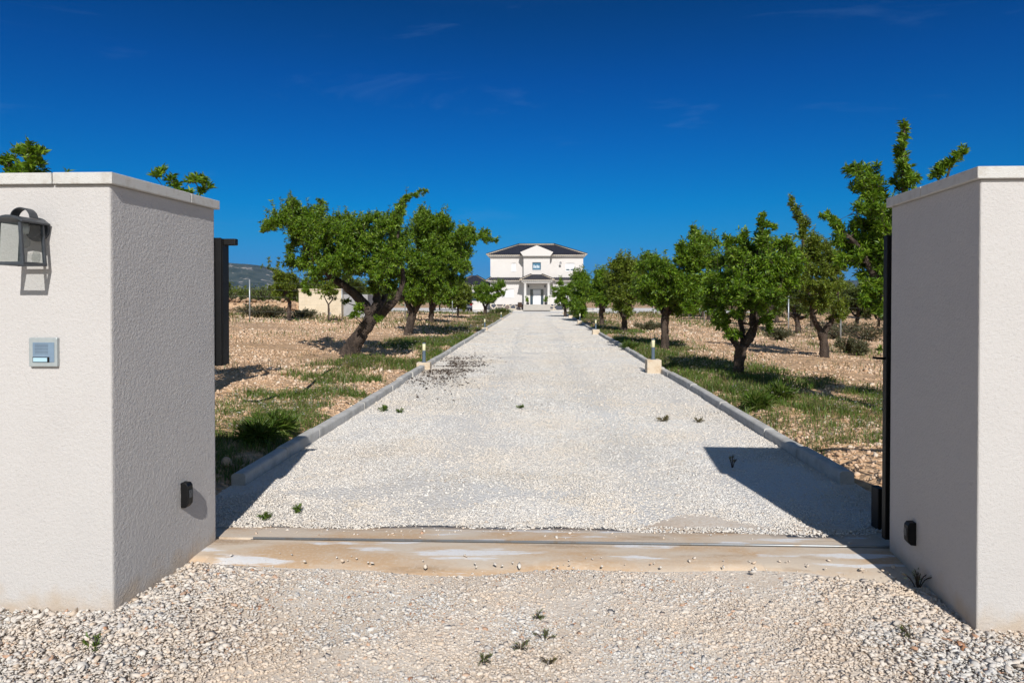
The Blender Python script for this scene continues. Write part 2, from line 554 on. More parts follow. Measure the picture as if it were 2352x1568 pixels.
def plinth_mat():
    m = bpy.data.materials.new('crazy_paving')
    m.use_nodes = True
    N, L = m.node_tree.nodes, m.node_tree.links
    p = N['Principled BSDF']
    p.inputs['Roughness'].default_value = 0.8
    tc = N.new('ShaderNodeTexCoord')
    mpn = N.new('ShaderNodeMapping')
    mpn.inputs['Scale'].default_value = (1, 0.01, 1)
    L.new(tc.outputs['Object'], mpn.inputs[0])
    v = N.new('ShaderNodeTexVoronoi')
    v.feature = 'DISTANCE_TO_EDGE'
    v.inputs['Scale'].default_value = 1.55
    c = N.new('ShaderNodeTexVoronoi')
    c.inputs['Scale'].default_value = 1.55
    L.new(mpn.outputs[0], v.inputs['Vector'])
    L.new(mpn.outputs[0], c.inputs['Vector'])
    r = N.new('ShaderNodeValToRGB')
    r.color_ramp.elements[0].color = (0.055, 0.062, 0.085, 1)
    r.color_ramp.elements[1].color = (0.16, 0.12, 0.10, 1)
    e = r.color_ramp.elements.new(0.6)
    e.color = (0.09, 0.10, 0.13, 1)
    s = N.new('ShaderNodeSeparateColor')
    L.new(c.outputs['Color'], s.inputs[0])
    L.new(s.outputs[0], r.inputs[0])
    g = N.new('ShaderNodeMath')
    g.operation = 'LESS_THAN'
    g.inputs[1].default_value = 0.05
    L.new(v.outputs['Distance'], g.inputs[0])
    mx = N.new('ShaderNodeMix')
    mx.data_type = 'RGBA'
    L.new(g.outputs[0], mx.inputs['Factor'])
    L.new(r.outputs[0], mx.inputs[6])
    mx.inputs[7].default_value = (0.62, 0.54, 0.43, 1)
    L.new(mx.outputs[2], p.inputs['Base Color'])
    return m


M['crazy'] = plinth_mat()


def glass_mat():
    m = bpy.data.materials.new('clear_glass')
    m.use_nodes = True
    N, L = m.node_tree.nodes, m.node_tree.links
    N.remove(N['Principled BSDF'])
    t = N.new('ShaderNodeBsdfTransparent')
    t.inputs[0].default_value = (0.80, 0.82, 0.81, 1)
    g = N.new('ShaderNodeBsdfGlossy')
    g.inputs['Roughness'].default_value = 0.05
    mx = N.new('ShaderNodeMixShader')
    mx.inputs[0].default_value = 0.05
    L.new(t.outputs[0], mx.inputs[1])
    L.new(g.outputs[0], mx.inputs[2])
    L.new(mx.outputs[0], N['Material Output'].inputs[0])
    return m


M['glass'] = glass_mat()


# ------------------------------------------------------------------ terrain
def slope(x, y):
    x = np.asarray(x, float)
    y = np.asarray(y, float)
    s = 1 - smooth01((y - 52) / 20)
    s = s * smooth01((y - 2) / 6)
    d = np.clip(np.abs(x) - 3.0, 0, None)
    return s * np.where(x < 0, 0.042 * np.minimum(d, 16), -0.036 * np.minimum(d, 22))


def verge_edge(x, y):
    """Where the soil starts behind each kerb."""
    u = np.clip((np.asarray(y, float) - 5.6) / 62, 0, 1)
    return np.where(np.asarray(x) < 0, 2.545 + 0.215 * u, 2.67 + 0.09 * u)


def gz(x, y):
    x = np.asarray(x, float)
    y = np.asarray(y, float)
    e0 = verge_edge(x, y)
    edge = smooth01((np.abs(x) - e0) / 0.25)
    lift = 0.075 * edge * (1 - smooth01((y - 50) / 20))
    und = (fbm(x, y, 0.35, 5) - 0.5) * 0.12 * smooth01((np.abs(x) - 2.9) / 0.8) * (1 - smooth01((y - 55) / 15)) * smooth01((y - 4.5) / 2)
    z = slope(x, y) + lift + und
    flat = (np.abs(x) < e0) | (y < 4.4) | ((y > 72) & (y < 112) & (np.abs(x) < 26))
    return np.where(flat, -0.04, z)


xs = np.unique(np.concatenate([np.linspace(-40, 40, 161), np.linspace(-7, -2.4, 80), np.linspace(2.5, 9, 90),
                               np.array([-6000, -3000, -1500, -700, -350, -180, -100, -65, 65, 100, 180, 350, 700, 1500, 3000, 6000])]))
ys = np.unique(np.concatenate([np.array([-60, -30, -15, -8, -4, 0, 2]), np.linspace(3, 20, 120), np.linspace(20, 80, 120),
                               np.array([90, 100, 111, 113, 125, 150, 190, 260, 400, 700, 1200, 2200, 4000, 7000])]))
gx, gy = np.meshgrid(xs, ys)
nx, ny = len(xs), len(ys)
V = np.stack([gx, gy, gz(gx, gy)], -1).reshape(-1, 3)
i, j = np.meshgrid(np.arange(nx - 1), np.arange(ny - 1))
q = (j * nx + i).ravel()
mesh_np('ground', V, np.stack([q, q + 1, q + nx + 1, q + nx], -1), M['soil'], smooth=True)['kind'] = 'structure'


def sheet(name, x0, x1, y0, y1, nx, ny, z, m, amp=0.012, sc=0.9):
    X, Y = np.meshgrid(np.linspace(x0, x1, nx), np.linspace(y0, y1, ny))
    Z = z + (fbm(X, Y, sc, 31) - 0.5) * 2 * amp
    V = np.stack([X, Y, Z], -1).reshape(-1, 3)
    i, j = np.meshgrid(np.arange(nx - 1), np.arange(ny - 1))
    q = (j * nx + i).ravel()
    o = mesh_np(name, V, np.stack([q, q + 1, q + nx + 1, q + nx], -1), m, smooth=True)
    o['kind'] = 'structure'
    return o


sheet('driveway', -2.70, 2.78, 4.52, 72.5, 40, 300, 0.0, M['gravel'])
sheet('gravel_apron', -14, 14, -25, 3.98, 100, 120, -0.004, M['sandy_gravel'], 0.014, 1.3)
sheet('side_gravel', -14, -2.72, 3.97, 4.42, 40, 4, -0.02, M['sandy_gravel'], 0.004)
sheet('side_gravel', 2.80, 14, 3.97, 4.42, 40, 4, -0.02, M['sandy_gravel'], 0.004)
sheet('house_forecourt', -25, 25, 72.0, 110, 60, 50, -0.012, M['gravel'], 0.006)

# concrete strip under the gate, with the groove the rail lies in
tb = MB()
n = 46
for k in range(n):
    xa = -2.30 + 4.75 * k / n
    xb = -2.30 + 4.75 * (k + 1) / n

    def edge(x):
        return 3.90 + 0.05 * math.sin(x * 2.1) + 0.03 * math.sin(x * 5.3 + 1), 4.60 + 0.04 * math.sin(x * 1.7 + 2) + 0.025 * math.sin(x * 6.1)
    a0, a1 = edge(xa)
    b0, b1 = edge(xb)

    def strip(rows, sm):
        tb.add([p for (ya, yb, z) in rows for p in ((xa, ya, z), (xb, yb, z))], [(2 * i, 2 * i + 1, 2 * i + 3, 2 * i + 2) for i in range(len(rows) - 1)], sm)
    strip([(a0, b0, -.02), (a0 + .03, b0 + .03, -.004), (3.985, 3.985, .009), (4.06, 4.06, .019), (4.16, 4.16, .024), (4.311, 4.311, .026)], True)
    strip([(4.311, 4.311, .026), (4.314, 4.314, .012), (4.346, 4.346, .012), (4.349, 4.349, .026)], False)
    strip([(4.349, 4.349, .026), (4.46, 4.46, .0255), (4.55, 4.55, .023), (a1, b1, .018), (a1 + .01, b1 + .01, -.03)], True)
tb.build('gate_threshold', M['threshold'])['kind'] = 'structure'
gr = thing('gate_rail', 'thin steel sliding rail set in the concrete strip across the gateway', 'gate rail', (0, 4.33, 0.006))
MB().box(-1.86, 6.6, -0.012, 0.012, 0.007, 0.014).build('rail_base', M['rail_steel'], gr)
MB().tube([(-1.84, 0, 0.0225), (6.6, 0, 0.0225)], 0.0085, 8).build('rail_head', M['rail_steel'], gr)


# kerbs
BL_L = [15.05, 33.5, 49.5, 67.0]
BL_R = [14.55, 29.8, 41.5, 54.0, 67.0]


def kerb_x(side, y):
    if side < 0:
        return -2.45 - 0.24 * (y - 5.6) / 64 + 0.01 * math.sin(y * 0.8)
    return 2.575 + 0.10 * (y - 5.9) / 60 + 0.012 * math.sin(y * 0.6 + 1)


def kerb(side, y0, y1, gaps):
    mb = MB()
    y = y0
    prof = [(0, -0.05), (0, 0.086), (0.008, 0.100), (0.022, 0.107), (0.098, 0.108), (0.112, 0.100), (0.12, 0.086), (0.12, -0.05)]
    k = 0
    while y < y1:
        ye = min(y + 0.98, y1)
        a, b = y, ye
        for g in gaps:
            if a < g - 0.16 < b: b = g - 0.16
            elif a < g + 0.16 < b: a = g + 0.16
        dz = random.uniform(-0.010, 0.010)
        dx = random.uniform(-0.012, 0.012)
        if b - a > 0.05:
            pa, pb = [], []
            for (u, z) in prof:
                pa.append((kerb_x(side, a) + dx + side * u, a + 0.008, z + dz))
                pb.append((kerb_x(side, b) + dx + side * u, b - 0.008, z + dz))
            n = len(prof)
            fs = [(i, i + 1, n + i + 1, n + i) for i in range(n - 1)]
            if side > 0:
                fs = [f[::-1] for f in fs]
            mb.add(pa + pb, fs, True)
            mb.add(pa, [tuple(range(n))])
            mb.add(pb, [tuple(range(n))[::-1]])
        y = ye
        k += 1
    o = mb.build('kerb', M['concrete'])
    o['kind'] = 'structure'


kerb(-1, 5.62, 71.5, BL_L)
kerb(1, 5.86, 71.5, BL_R)


# ------------------------------------------------------------------ scattered stones
def ico():
    t = (1 + 5 ** 0.5) / 2
    v = np.array([(-1, t, 0), (1, t, 0), (-1, -t, 0), (1, -t, 0), (0, -1, t), (0, 1, t), (0, -1, -t), (0, 1, -t), (t, 0, -1), (t, 0, 1), (-t, 0, -1), (-t, 0, 1)], float)
    v /= np.linalg.norm(v[0])
    f = np.array([(0, 11, 5), (0, 5, 1), (0, 1, 7), (0, 7, 10), (0, 10, 11), (1, 5, 9), (5, 11, 4), (11, 10, 2), (10, 7, 6), (7, 1, 8),
                  (3, 9, 4), (3, 4, 2), (3, 2, 6), (3, 6, 8), (3, 8, 9), (4, 9, 5), (2, 4, 11), (6, 2, 10), (8, 6, 7), (9, 8, 1)])
    return v, f


OCT = (np.array([(1, 0, 0), (0, 1, 0), (-1, 0, 0), (0, -1, 0), (0, 0, 1), (0, 0, -1)], float),
       np.array([(0, 1, 4), (1, 2, 4), (2, 3, 4), (3, 0, 4), (1, 0, 5), (2, 1, 5), (3, 2, 5), (0, 3, 5)]))
ICO = ico()


def rot_mats(n, tilt):
    a = rng.random(n) * 2 * np.pi
    b = (rng.random(n) - 0.5) * 2 * tilt
    c = (rng.random(n) - 0.5) * 2 * tilt
    ca, sa, cb, sb, cc, sc = np.cos(a), np.sin(a), np.cos(b), np.sin(b), np.cos(c), np.sin(c)
    Z0 = np.zeros(n)
    O1 = np.ones(n)
    Rz = np.stack([np.stack([ca, -sa, Z0], -1), np.stack([sa, ca, Z0], -1), np.stack([Z0, Z0, O1], -1)], 1)
    Rx = np.stack([np.stack([O1, Z0, Z0], -1), np.stack([Z0, cb, -sb], -1), np.stack([Z0, sb, cb], -1)], 1)
    Ry = np.stack([np.stack([cc, Z0, sc], -1), np.stack([Z0, O1, Z0], -1), np.stack([-sc, Z0, cc], -1)], 1)
    return Rz @ Rx @ Ry


def stones(name, P, size, m, tmpl=ICO, tilt=0.5, flat=(0.35, 0.75), jit=0.36, parent=None):
    n = len(P)
    tv, tf = tmpl
    k = len(tv)
    V = tv[None] * (1 + (rng.random((n, k, 1)) - 0.5) * 2 * jit) + (rng.random((n, k, 3)) - 0.5) * jit
    S = np.stack([rng.uniform(0.8, 1.35, n), rng.uniform(0.6, 1.0, n), rng.uniform(*flat, n)], -1) * np.asarray(size)[:, None] * 0.5
    V = V * S[:, None, :]
    V = np.einsum('nij,nkj->nki', rot_mats(n, tilt), V) + P[:, None, :]
    Fa = (tf[None] + (np.arange(n) * k)[:, None, None]).reshape(-1, 3)
    o = mesh_np(name, V.reshape(-1, 3), Fa, m, parent)
    if parent is None:
        o['kind'] = 'stuff'
    return o


def lognorm(n, med, sig, lo, hi):
    return np.clip(med * np.exp(rng.normal(0, sig, n)), lo, hi)


# foreground pebbles
n = 150000
P = np.stack([rng.uniform(-3.2, 3.2, n), rng.uniform(2.35, 4.02, n), np.zeros(n)], -1)
dens = 0.35 + 0.75 * smooth01((fbm(P[:, 0], P[:, 1], 1.1, 77) - 0.33) / 0.3)
near_wall = smooth01((np.abs(P[:, 0]) - 1.1) / 0.9)
dens = dens * (0.75 + 0.5 * near_wall)
keep = rng.random(n) < dens
# the strip of concrete keeps only a few loose ones
strip = (P[:, 1] > 3.92 + 0.05 * np.sin(P[:, 0] * 2.1) + 0.03 * np.sin(P[:, 0] * 5.3 + 1)) & (np.abs(P[:, 0]) < 2.2)
keep &= ~(strip & (rng.random(n) < 0.97))
P = P[keep]
nw = near_wall[keep]
size = lognorm(len(P), 0.0100, 0.5, 0.0045, 0.036) * (1 + 0.4 * nw * rng.random(len(P)))
P[:, 2] = size * (0.16 * nw - 0.10) + rng.random(len(P)) * (0.002 + 0.005 * nw) + 0.045 * nw * smooth01((3.5 - P[:, 1]) / 0.5) * rng.random(len(P)) * 0.5
stones('loose_gravel', P, size, M['stone'], jit=0.56, flat=(0.3, 0.62), tilt=0.35)
# bigger stones heaped along the feet of the gate walls
n = 700
X = np.concatenate([rng.uniform(-3.1, -2.0, n // 2), rng.uniform(1.7, 3.1, n - n // 2)])
Yb = rng.uniform(2.6, 3.36, n)
P = np.stack([X, Yb, rng.uniform(0.004, 0.03, n)], -1)
stones('loose_gravel', P, lognorm(n, 0.021, 0.4, 0.011, 0.055), M['stone'], jit=0.55, flat=(0.35, 0.7))
# drive gravel, thinning with the distance
for (ya, yb, n, med, tm) in ((4.5, 9.2, 125000, 0.0115, ICO), (9.2, 20, 80000, 0.018, OCT), (20, 46, 52000, 0.027, OCT), (46, 72, 18000, 0.038, OCT)):
    y = ya + (yb - ya) * rng.random(n) ** 1.25
    P = np.stack([rng.uniform(-2.62, 2.7, n), y, np.zeros(n)], -1)
    sand = smooth01((fbm(P[:, 0], P[:, 1], 0.8, 91) - 0.58) / 0.12) * smooth01((7.5 - y) / 2)
    strip = y < 4.585 + 0.045 * np.sin(P[:, 0] * 1.7 + 2) + 0.03 * np.sin(P[:, 0] * 6.1) + 0.02 * np.sin(P[:, 0] * 17)
    P[:, 2] += 0.018 * (y < 4.68)
    trk = np.exp(-((np.abs(P[:, 0] - 0.05) - 0.78 - 0.1 * np.sin(P[:, 1] * 0.25)) / 0.24) ** 2)
    P = P[(rng.random(n) > sand * 0.8) & (rng.random(n) > 0.55 * trk) & ~(strip & (rng.random(n) < 0.96))]
    size = lognorm(len(P), med, 0.38, med * 0.45, med * 2.6)
    P[:, 2] += size * 0.02 + rng.random(len(P)) * 0.005
    stones('loose_gravel', P, size, M['stone_white'], tm, jit=0.46)
# sandy fines washed up behind the concrete strip
n = 60
xx = np.linspace(0.35, 2.55, n)
yo = 4.57 + (0.42 + 0.2 * np.sin(xx * 2.3) + 0.08 * np.sin(xx * 7)) * smooth01((xx - 0.35) / 0.9)
Vs = np.concatenate([np.stack([xx, np.full(n, 4.56), np.full(n, 0.012)], -1), np.stack([xx, (yo + 4.56) / 2, np.full(n, 0.0155)], -1), np.stack([xx, yo, np.full(n, -0.008)], -1)])
k_ = np.arange(n - 1)
mesh_np('sand_drift', Vs, np.concatenate([np.stack([k_ + o_, k_ + 1 + o_, k_ + n + 1 + o_, k_ + n + o_], -1) for o_ in (0, n)]), M['sandy_gravel'], smooth=True)['kind'] = 'structure'
# a few on the concrete
n = 130
P = np.stack([rng.uniform(-2, 2.1, n), rng.choice([4.0, 4.5], n) + rng.uniform(-0.12, 0.1, n), np.full(n, 0.03)], -1)
P = P[np.abs(P[:, 1] - 4.33) > 0.05]
stones('loose_gravel', P, lognorm(len(P), 0.016, 0.4, 0.006, 0.04), M['stone'])
# earth clods of the ploughed field
for (xa, xb, ya, yb, n, med, tm) in ((-7.5, -2.62, 4.7, 12, 15000, 0.023, ICO), (2.74, 8.5, 4.7, 12, 15000, 0.023, ICO),
                                      (-17, -2.8, 12, 30, 34000, 0.038, OCT), (2.9, 18, 12, 30, 38000, 0.038, OCT),
                                      (-30, -2.9, 30, 60, 26000, 0.068, OCT), (3, 40, 30, 70, 30000, 0.068, OCT)):
    y = ya + (yb - ya) * rng.random(n) ** 1.3
    x = rng.uniform(xa, xb, n)
    d = fbm(x, y, 0.45, 17)
    k = rng.random(n) < smooth01((d - 0.31) / 0.25)
    x, y = x[k], y[k]
    size = lognorm(len(x), med, 0.5, med * 0.35, med * 3.2)
    P = np.stack([x, y, gz(x, y) + size * 0.12], -1)
    stones('field_clods', P, size, M['clod'], tm, flat=(0.5, 0.95), jit=0.35)


# ------------------------------------------------------------------ grass and flowers
def blades(name, x, y, h, w, m, lean=0.5, zoff=0.0):
    n = len(x)
    z = gz(x, y) + zoff - 0.01
    a = rng.random(n) * 2 * np.pi
    d = np.stack([np.cos(a), np.sin(a)], -1)
    s = np.stack([-np.sin(a), np.cos(a)], -1) * (w * 0.5)[:, None]
    ln = (rng.random(n) * lean * h)[:, None]
    V = np.zeros((n, 5, 3))
    V[:, 0, :2] = np.stack([x, y], -1) - s
    V[:, 1, :2] = np.stack([x, y], -1) + s
    V[:, 2, :2] = np.stack([x, y], -1) + d * ln * 0.35 + s * 0.8
    V[:, 3, :2] = np.stack([x, y], -1) + d * ln * 0.35 - s * 0.8
    V[:, 4, :2] = np.stack([x, y], -1) + d * ln * 1.2
    V[:, 0:2, 2] = z[:, None]
    V[:, 2:4, 2] = (z + h * 0.55)[:, None]
    V[:, 4, 2] = z + h * rng.uniform(0.8, 1.0, n)
    tf = np.array([(0, 1, 2), (0, 2, 3), (3, 2, 4)])
    Fa = (tf[None] + (np.arange(n) * 5)[:, None, None]).reshape(-1, 3)
    return mesh_np(name, V.reshape(-1, 3), Fa, m)


def grass_density(x, y):
    d = np.abs(x)
    edge_l = smooth01((5.3 - d) / 1.4)
    edge_r = smooth01((5.7 + 1.3 * np.exp(-((y - 9) / 5) ** 2) - d) / 2.0)
    e = np.where(x < 0, edge_l, edge_r)
    nz = fbm(x, y, 0.55, 41)
    near = smooth01((d - verge_edge(x, y) - 0.03) / 0.08)
    bonus = np.where(x > 0, 0.17 * np.exp(-((y - 10) / 5.5) ** 2), 0.08 * np.exp(-((y - 6.8) / 2.2) ** 2))
    base = smooth01((nz + 0.20 * e + bonus - 0.585) / 0.13)
    fine = smooth01((fbm(x, y, 1.9, 43) - 0.44) / 0.10)
    base = base * (0.38 + 0.62 * np.maximum(fine, 0.6 * smooth01((3.15 - d) / 0.3)))
    bare = smooth01((y - 6.5) / 0.9)
    return base * near * e * np.where(x > 0, bare, 1)


n = 620000
y = np.exp(rng.uniform(math.log(4.7), math.log(74), n))
x = np.where(rng.random(n) < 0.48, -rng.uniform(2.58, 6.0, n), rng.uniform(2.70, 7.4, n))
tx = fbm(x, y, 3.0, 55)
k = (rng.random(n) < grass_density(x, y)) & (rng.random(n) < smooth01((tx - 0.22) / 0.25))
x, y = x[k], y[k]
hh = rng.uniform(0.03, 0.12, len(x)) * (0.35 + 1.5 * fbm(x, y, 1.4, 66)) * (1 + y / 90)
bw = 0.005 * np.maximum(1, y / 7) * rng.uniform(0.7, 1.4, len(x))
dry = rng.random(len(x)) < 0.10 + 0.25 * smooth01((fbm(x, y, 1.1, 72) - 0.5) / 0.15) + 0.55 * smooth01((fbm(x, y, 0.5, 71) - 0.45) / 0.2) * smooth01((y - 8) / 30)
blades('grass', x[~dry], y[~dry], hh[~dry], bw[~dry], M['grass'], 0.9)['kind'] = 'stuff'
blades('grass', x[dry], y[dry], hh[dry] * 1.1, bw[dry] * 0.8, M['dry_grass'], 0.9)['kind'] = 'stuff'
# dry and green weeds thinly over the field, thicker along the fences
n = 60000
y = np.exp(rng.uniform(math.log(6), math.log(75), n))
x = np.where(rng.random(n) < 0.5, -rng.uniform(3, 22, n), rng.uniform(3, 24, n))
nz = fbm(x, y, 0.5, 8)
fence = np.exp(-((x - 10.9) / 0.9) ** 2) + np.exp(-((y - 36) / 3.5) ** 2) * (x < -3.2) + np.exp(-((y - 66) / 5) ** 2)
k = rng.random(n) < np.clip(smooth01((nz - 0.60) / 0.1) * 0.5 + fence * 0.9 * smooth01((nz - 0.3) / 0.2), 0, 1)
x, y = x[k], y[k]
blades('weed_cover', x, y, rng.uniform(0.05, 0.2, len(x)) * (1 + y / 60), 0.008 * np.maximum(1, y / 8), M['dry_grass'], 0.9)['kind'] = 'stuff'
n = 60000
y = np.exp(rng.uniform(math.log(6), math.log(75), n))
x = np.where(rng.random(n) < 0.5, -rng.uniform(3, 22, n), rng.uniform(3, 24, n))
nz = fbm(x, y, 0.5, 9)
fence = np.exp(-((x - 10.9) / 0.9) ** 2) + np.exp(-((y - 36) / 3.5) ** 2) * (x < -3.2) + np.exp(-((y - 66) / 5) ** 2)
k = rng.random(n) < np.clip(smooth01((nz - 0.60) / 0.1) * 0.5 + fence * 0.9 * smooth01((nz - 0.35) / 0.2), 0, 1)
x, y = x[k], y[k]
blades('weed_cover', x, y, rng.uniform(0.04, 0.15, len(x)) * (1 + y / 60), 0.008 * np.maximum(1, y / 8), M['grass'], 0.9)['kind'] = 'stuff'
# small white flowers
n = 26000
y = np.exp(rng.uniform(math.log(5), math.log(45), n))
x = np.where(rng.random(n) < 0.4, -rng.uniform(2.8, 5.4, n), rng.uniform(3.0, 8.5, n))
k = rng.random(n) < smooth01((fbm(x, y, 0.6, 23) - 0.47) / 0.12) * (0.25 + 0.75 * grass_density(x, y))
x, y = x[k], y[k]
n = len(x)
r = rng.uniform(0.008, 0.014, n) * np.maximum(1, y / 11)
a = np.arange(5) * 2 * np.pi / 5
tl = rng.uniform(-0.5, 0.5, (n, 2))
V = np.zeros((n, 5, 3))
V[:, :, 0] = x[:, None] + r[:, None] * np.cos(a)
V[:, :, 1] = y[:, None] + r[:, None] * np.sin(a)
V[:, :, 2] = (gz(x, y) + rng.uniform(0.07, 0.17, n))[:, None] + r[:, None] * (np.cos(a) * tl[:, :1] + np.sin(a) * tl[:, 1:]) - 0.8 * r[:, None] * np.sin(a) * 0.6
mesh_np('wild_flowers', V.reshape(-1, 3), np.arange(n * 5).reshape(-1, 5), M['petal'])['kind'] = 'stuff'
# fallen leaves and twigs on the gravel by the first bollard on the left
n = 4200
x = rng.normal(-1.95, 0.40, n)
y = 15.2 + rng.normal(0, 1.6, n)
k = (x > -2.5) & (fbm(x, y, 1.4, 3) > 0.42)
x, y = x[k], y[k]
P = np.stack([x, y, np.full(len(x), 0.02)], -1)
stones('leaf_litter', P, lognorm(len(x), 0.024, 0.5, 0.01, 0.07), M['litter'], OCT, flat=(0.15, 0.3), jit=0.4)


# ------------------------------------------------------------------ gate walls
L0, L1 = np.array([-2.13, 3.33]), np.array([-2.068, 4.29])      # the inner face of each wall, in plan
R0, R1 = np.array([2.068, 3.285]), np.array([2.168, 4.28])


_big = np.random.default_rng(5).random((1024, 1024))


def rr_noise(x, y, sc, seed):
    x = x * sc + seed * 131.7
    y = y * sc + seed * 77.3 + 400
    xi, yi = np.floor(x).astype(int), np.floor(y).astype(int)
    fx, fy = smooth01(x - xi), smooth01(y - yi)
    q = lambda a, b: _big[a % 1024, b % 1024]
    return (q(xi, yi) * (1 - fx) + q(xi + 1, yi) * fx) * (1 - fy) + (q(xi, yi + 1) * (1 - fx) + q(xi + 1, yi + 1) * fx) * fy


def gate_wall(name, label, a, b, side, width, top, cuts):
    t = thing(name, label, 'gate wall', (float(a[0]), float(a[1]), 0))
    d = (b - a)
    o = np.array([side * width, 0.0])
    poly = [np.zeros(2), o, o + d, d]
    if side > 0:
        poly = poly
    else:
        poly = poly[::-1]
    MB().prism([tuple(p) for p in poly], -0.1, top).build('wall_body', M['stucco'], t, 0.006, 2)
    # the rough render itself, as relief on the two faces that show
    dl = np.linalg.norm(d)
    for (org, ax, nrm_, wid, flip) in ((np.zeros(2), d / dl, np.array([-side * d[1], side * d[0]]) / dl * (1 if side > 0 else 1), dl, side > 0),
                                       (np.zeros(2), np.array([side, 0.0]), np.array([0.0, -1.0]), min(width, 1.1), side < 0)):
        if (nrm_ @ np.array([-side, 0.0])) < 0 and abs(ax[1]) > 0.5:
            nrm_ = -nrm_
        nu, nv = int(wid / 0.0038), int((top + 0.05) / 0.0038)
        U, Vv_ = np.meshgrid(np.linspace(0.004, wid - 0.004, nu), np.linspace(-0.05, top - 0.002, nv))
        g1 = rr_noise(U, Vv_, 165, 1) * 0.75 + rr_noise(U, Vv_, 90, 2) * 0.25
        wave = (rr_noise(U, Vv_, 5, 3) - 0.5) * 0.0012
        hgt = 0.0016 + np.clip((g1 - 0.25) / 0.55, 0, 1) * (0.0014 if abs(ax[1]) > 0.5 else 0.0014) + wave
        em = np.minimum(np.minimum(U, wid - U), np.minimum(top - Vv_, 1)) / 0.012
        hgt = hgt * np.clip(em, 0.25, 1)
        XY = org + ax * U[..., None] + nrm_ * hgt[..., None]
        GV = np.concatenate([XY, Vv_[..., None]], -1).reshape(-1, 3)
        i_, j_ = np.meshgrid(np.arange(nu - 1), np.arange(nv - 1))
        q_ = (j_ * nu + i_).ravel()
        quad = np.stack([q_, q_ + 1, q_ + nu + 1, q_ + nu], -1)
        mesh_np('render_coat', GV, quad[:, ::-1] if flip else quad, M['stucco'], t, smooth=True)
    # coping stones: thin slabs with open joints, two rows deep
    e = 0.025
    us = [-e] + cuts[0] + [width + e]
    vs = [-e / np.linalg.norm(d)] + cuts[1] + [1 + e / np.linalg.norm(d)]
    for i in range(len(us) - 1):
        for j in range(len(vs) - 1):
            ua, ub = us[i] + (0.003 if i else 0), us[i + 1] - (0.003 if i < len(us) - 2 else 0)
            va, vb = vs[j] + (0.003 if j else 0), vs[j + 1] - (0.003 if j < len(vs) - 2 else 0)
            q = [np.array([side * u, 0]) + d * v for u, v in ((ua, va), (ub, va), (ub, vb), (ua, vb))]
            if side < 0:
                q = q[::-1]
            dz = random.uniform(-0.0015, 0.0015)
            MB().prism([tuple(p) for p in q], top + 0.001, top + 0.058 + dz).build('coping_stone', M['coping'], t, 0.004, 2)
    return t


gate_wall('gate_wall', 'white stucco gate wall carrying the lantern and the doorbell', L0, L1, -1, 1.75, 2.145, [[0.28, 0.78, 1.28], [0.69]])
gate_wall('gate_wall', 'white stucco gate wall in front of the black sliding gate', R0, R1, 1, 0.82, 2.135, [[0.42], [0.56]])


# door bell panel
def px_on_front(px, py, y=3.33):
    return at(px, py, y)


c0 = px_on_front(73, 775)
c1 = px_on_front(138, 841)
w, h = c1[0] - c0[0], c0[2] - c1[2]
t = thing('doorbell_panel', 'square grey metal doorbell panel on the left gate wall', 'doorbell', ((c0[0] + c1[0]) / 2, 3.33, (c0[2] + c1[2]) / 2))
MB().box(-w / 2, w / 2, -0.022, 0.001, -h / 2, h / 2).build('panel_frame', M['alu'], t, 0.004)
sx = w / 930
sz = h / 930


def bx(x0, x1, z0, z1):
    return (x0 - 715) * sx, (x1 - 715) * sx, -(z1 - 765) * sz, -(z0 - 765) * sz


x0, x1, z0, z1 = bx(390, 1095, 450, 1085)
f = MB().box(x0, x1, -0.0245, -0.02, z0, z1).build('panel_face', M['alu_blue'], t, 0.001)
g = MB()
for k in range(7):
    zz = z1 - (0.10 + 0.075 * k) * (z1 - z0)
    g.box(x0 + 0.012, x0 + 0.080, -0.0252, -0.0243, zz - 0.0012, zz + 0.0012)
g.build('speaker_grille', M['bollard_post'], t)
x0, x1, z0, z1 = bx(395, 945, 915, 1085)
MB().box(x0, x1, -0.0256, -0.0244, z0, z1).build('button_recess', M['dark_metal'], t)
x0, x1, z0, z1 = bx(418, 880, 938, 1070)
MB().box(x0, x1, -0.028, -0.0250, z0, z1).build('bell_button', M['button'], t, 0.0008)

# wall lantern
cc = at(89, 528, 3.33)
t = thing('wall_lantern', 'dark metal wall lantern with clear glass and a ring handle', 'wall lantern', (cc[0], 3.33, cc[2]))
mb = MB()
n = 36
poly = [(0.060 * math.cos(2 * math.pi * k / n), 0.060 * math.sin(2 * math.pi * k / n)) for k in range(n)]
mb.xprism(poly, -0.016, 0.001)
mb.xprism([(0.042 * math.cos(2 * math.pi * k / n), 0.042 * math.sin(2 * math.pi * k / n)) for k in range(n)], -0.046, -0.0155)
mb.build('back_plate', M['lamp_metal'], t, 0.003)
zt, zb = 0.018, -0.175
yb_, yf_ = -0.046, -0.19
wt_, wb_ = 0.052, 0.064


def post(xa, ya, xb, yb, r=0.0065):
    return [(xa, ya, zt), (xb, yb, zb)], r


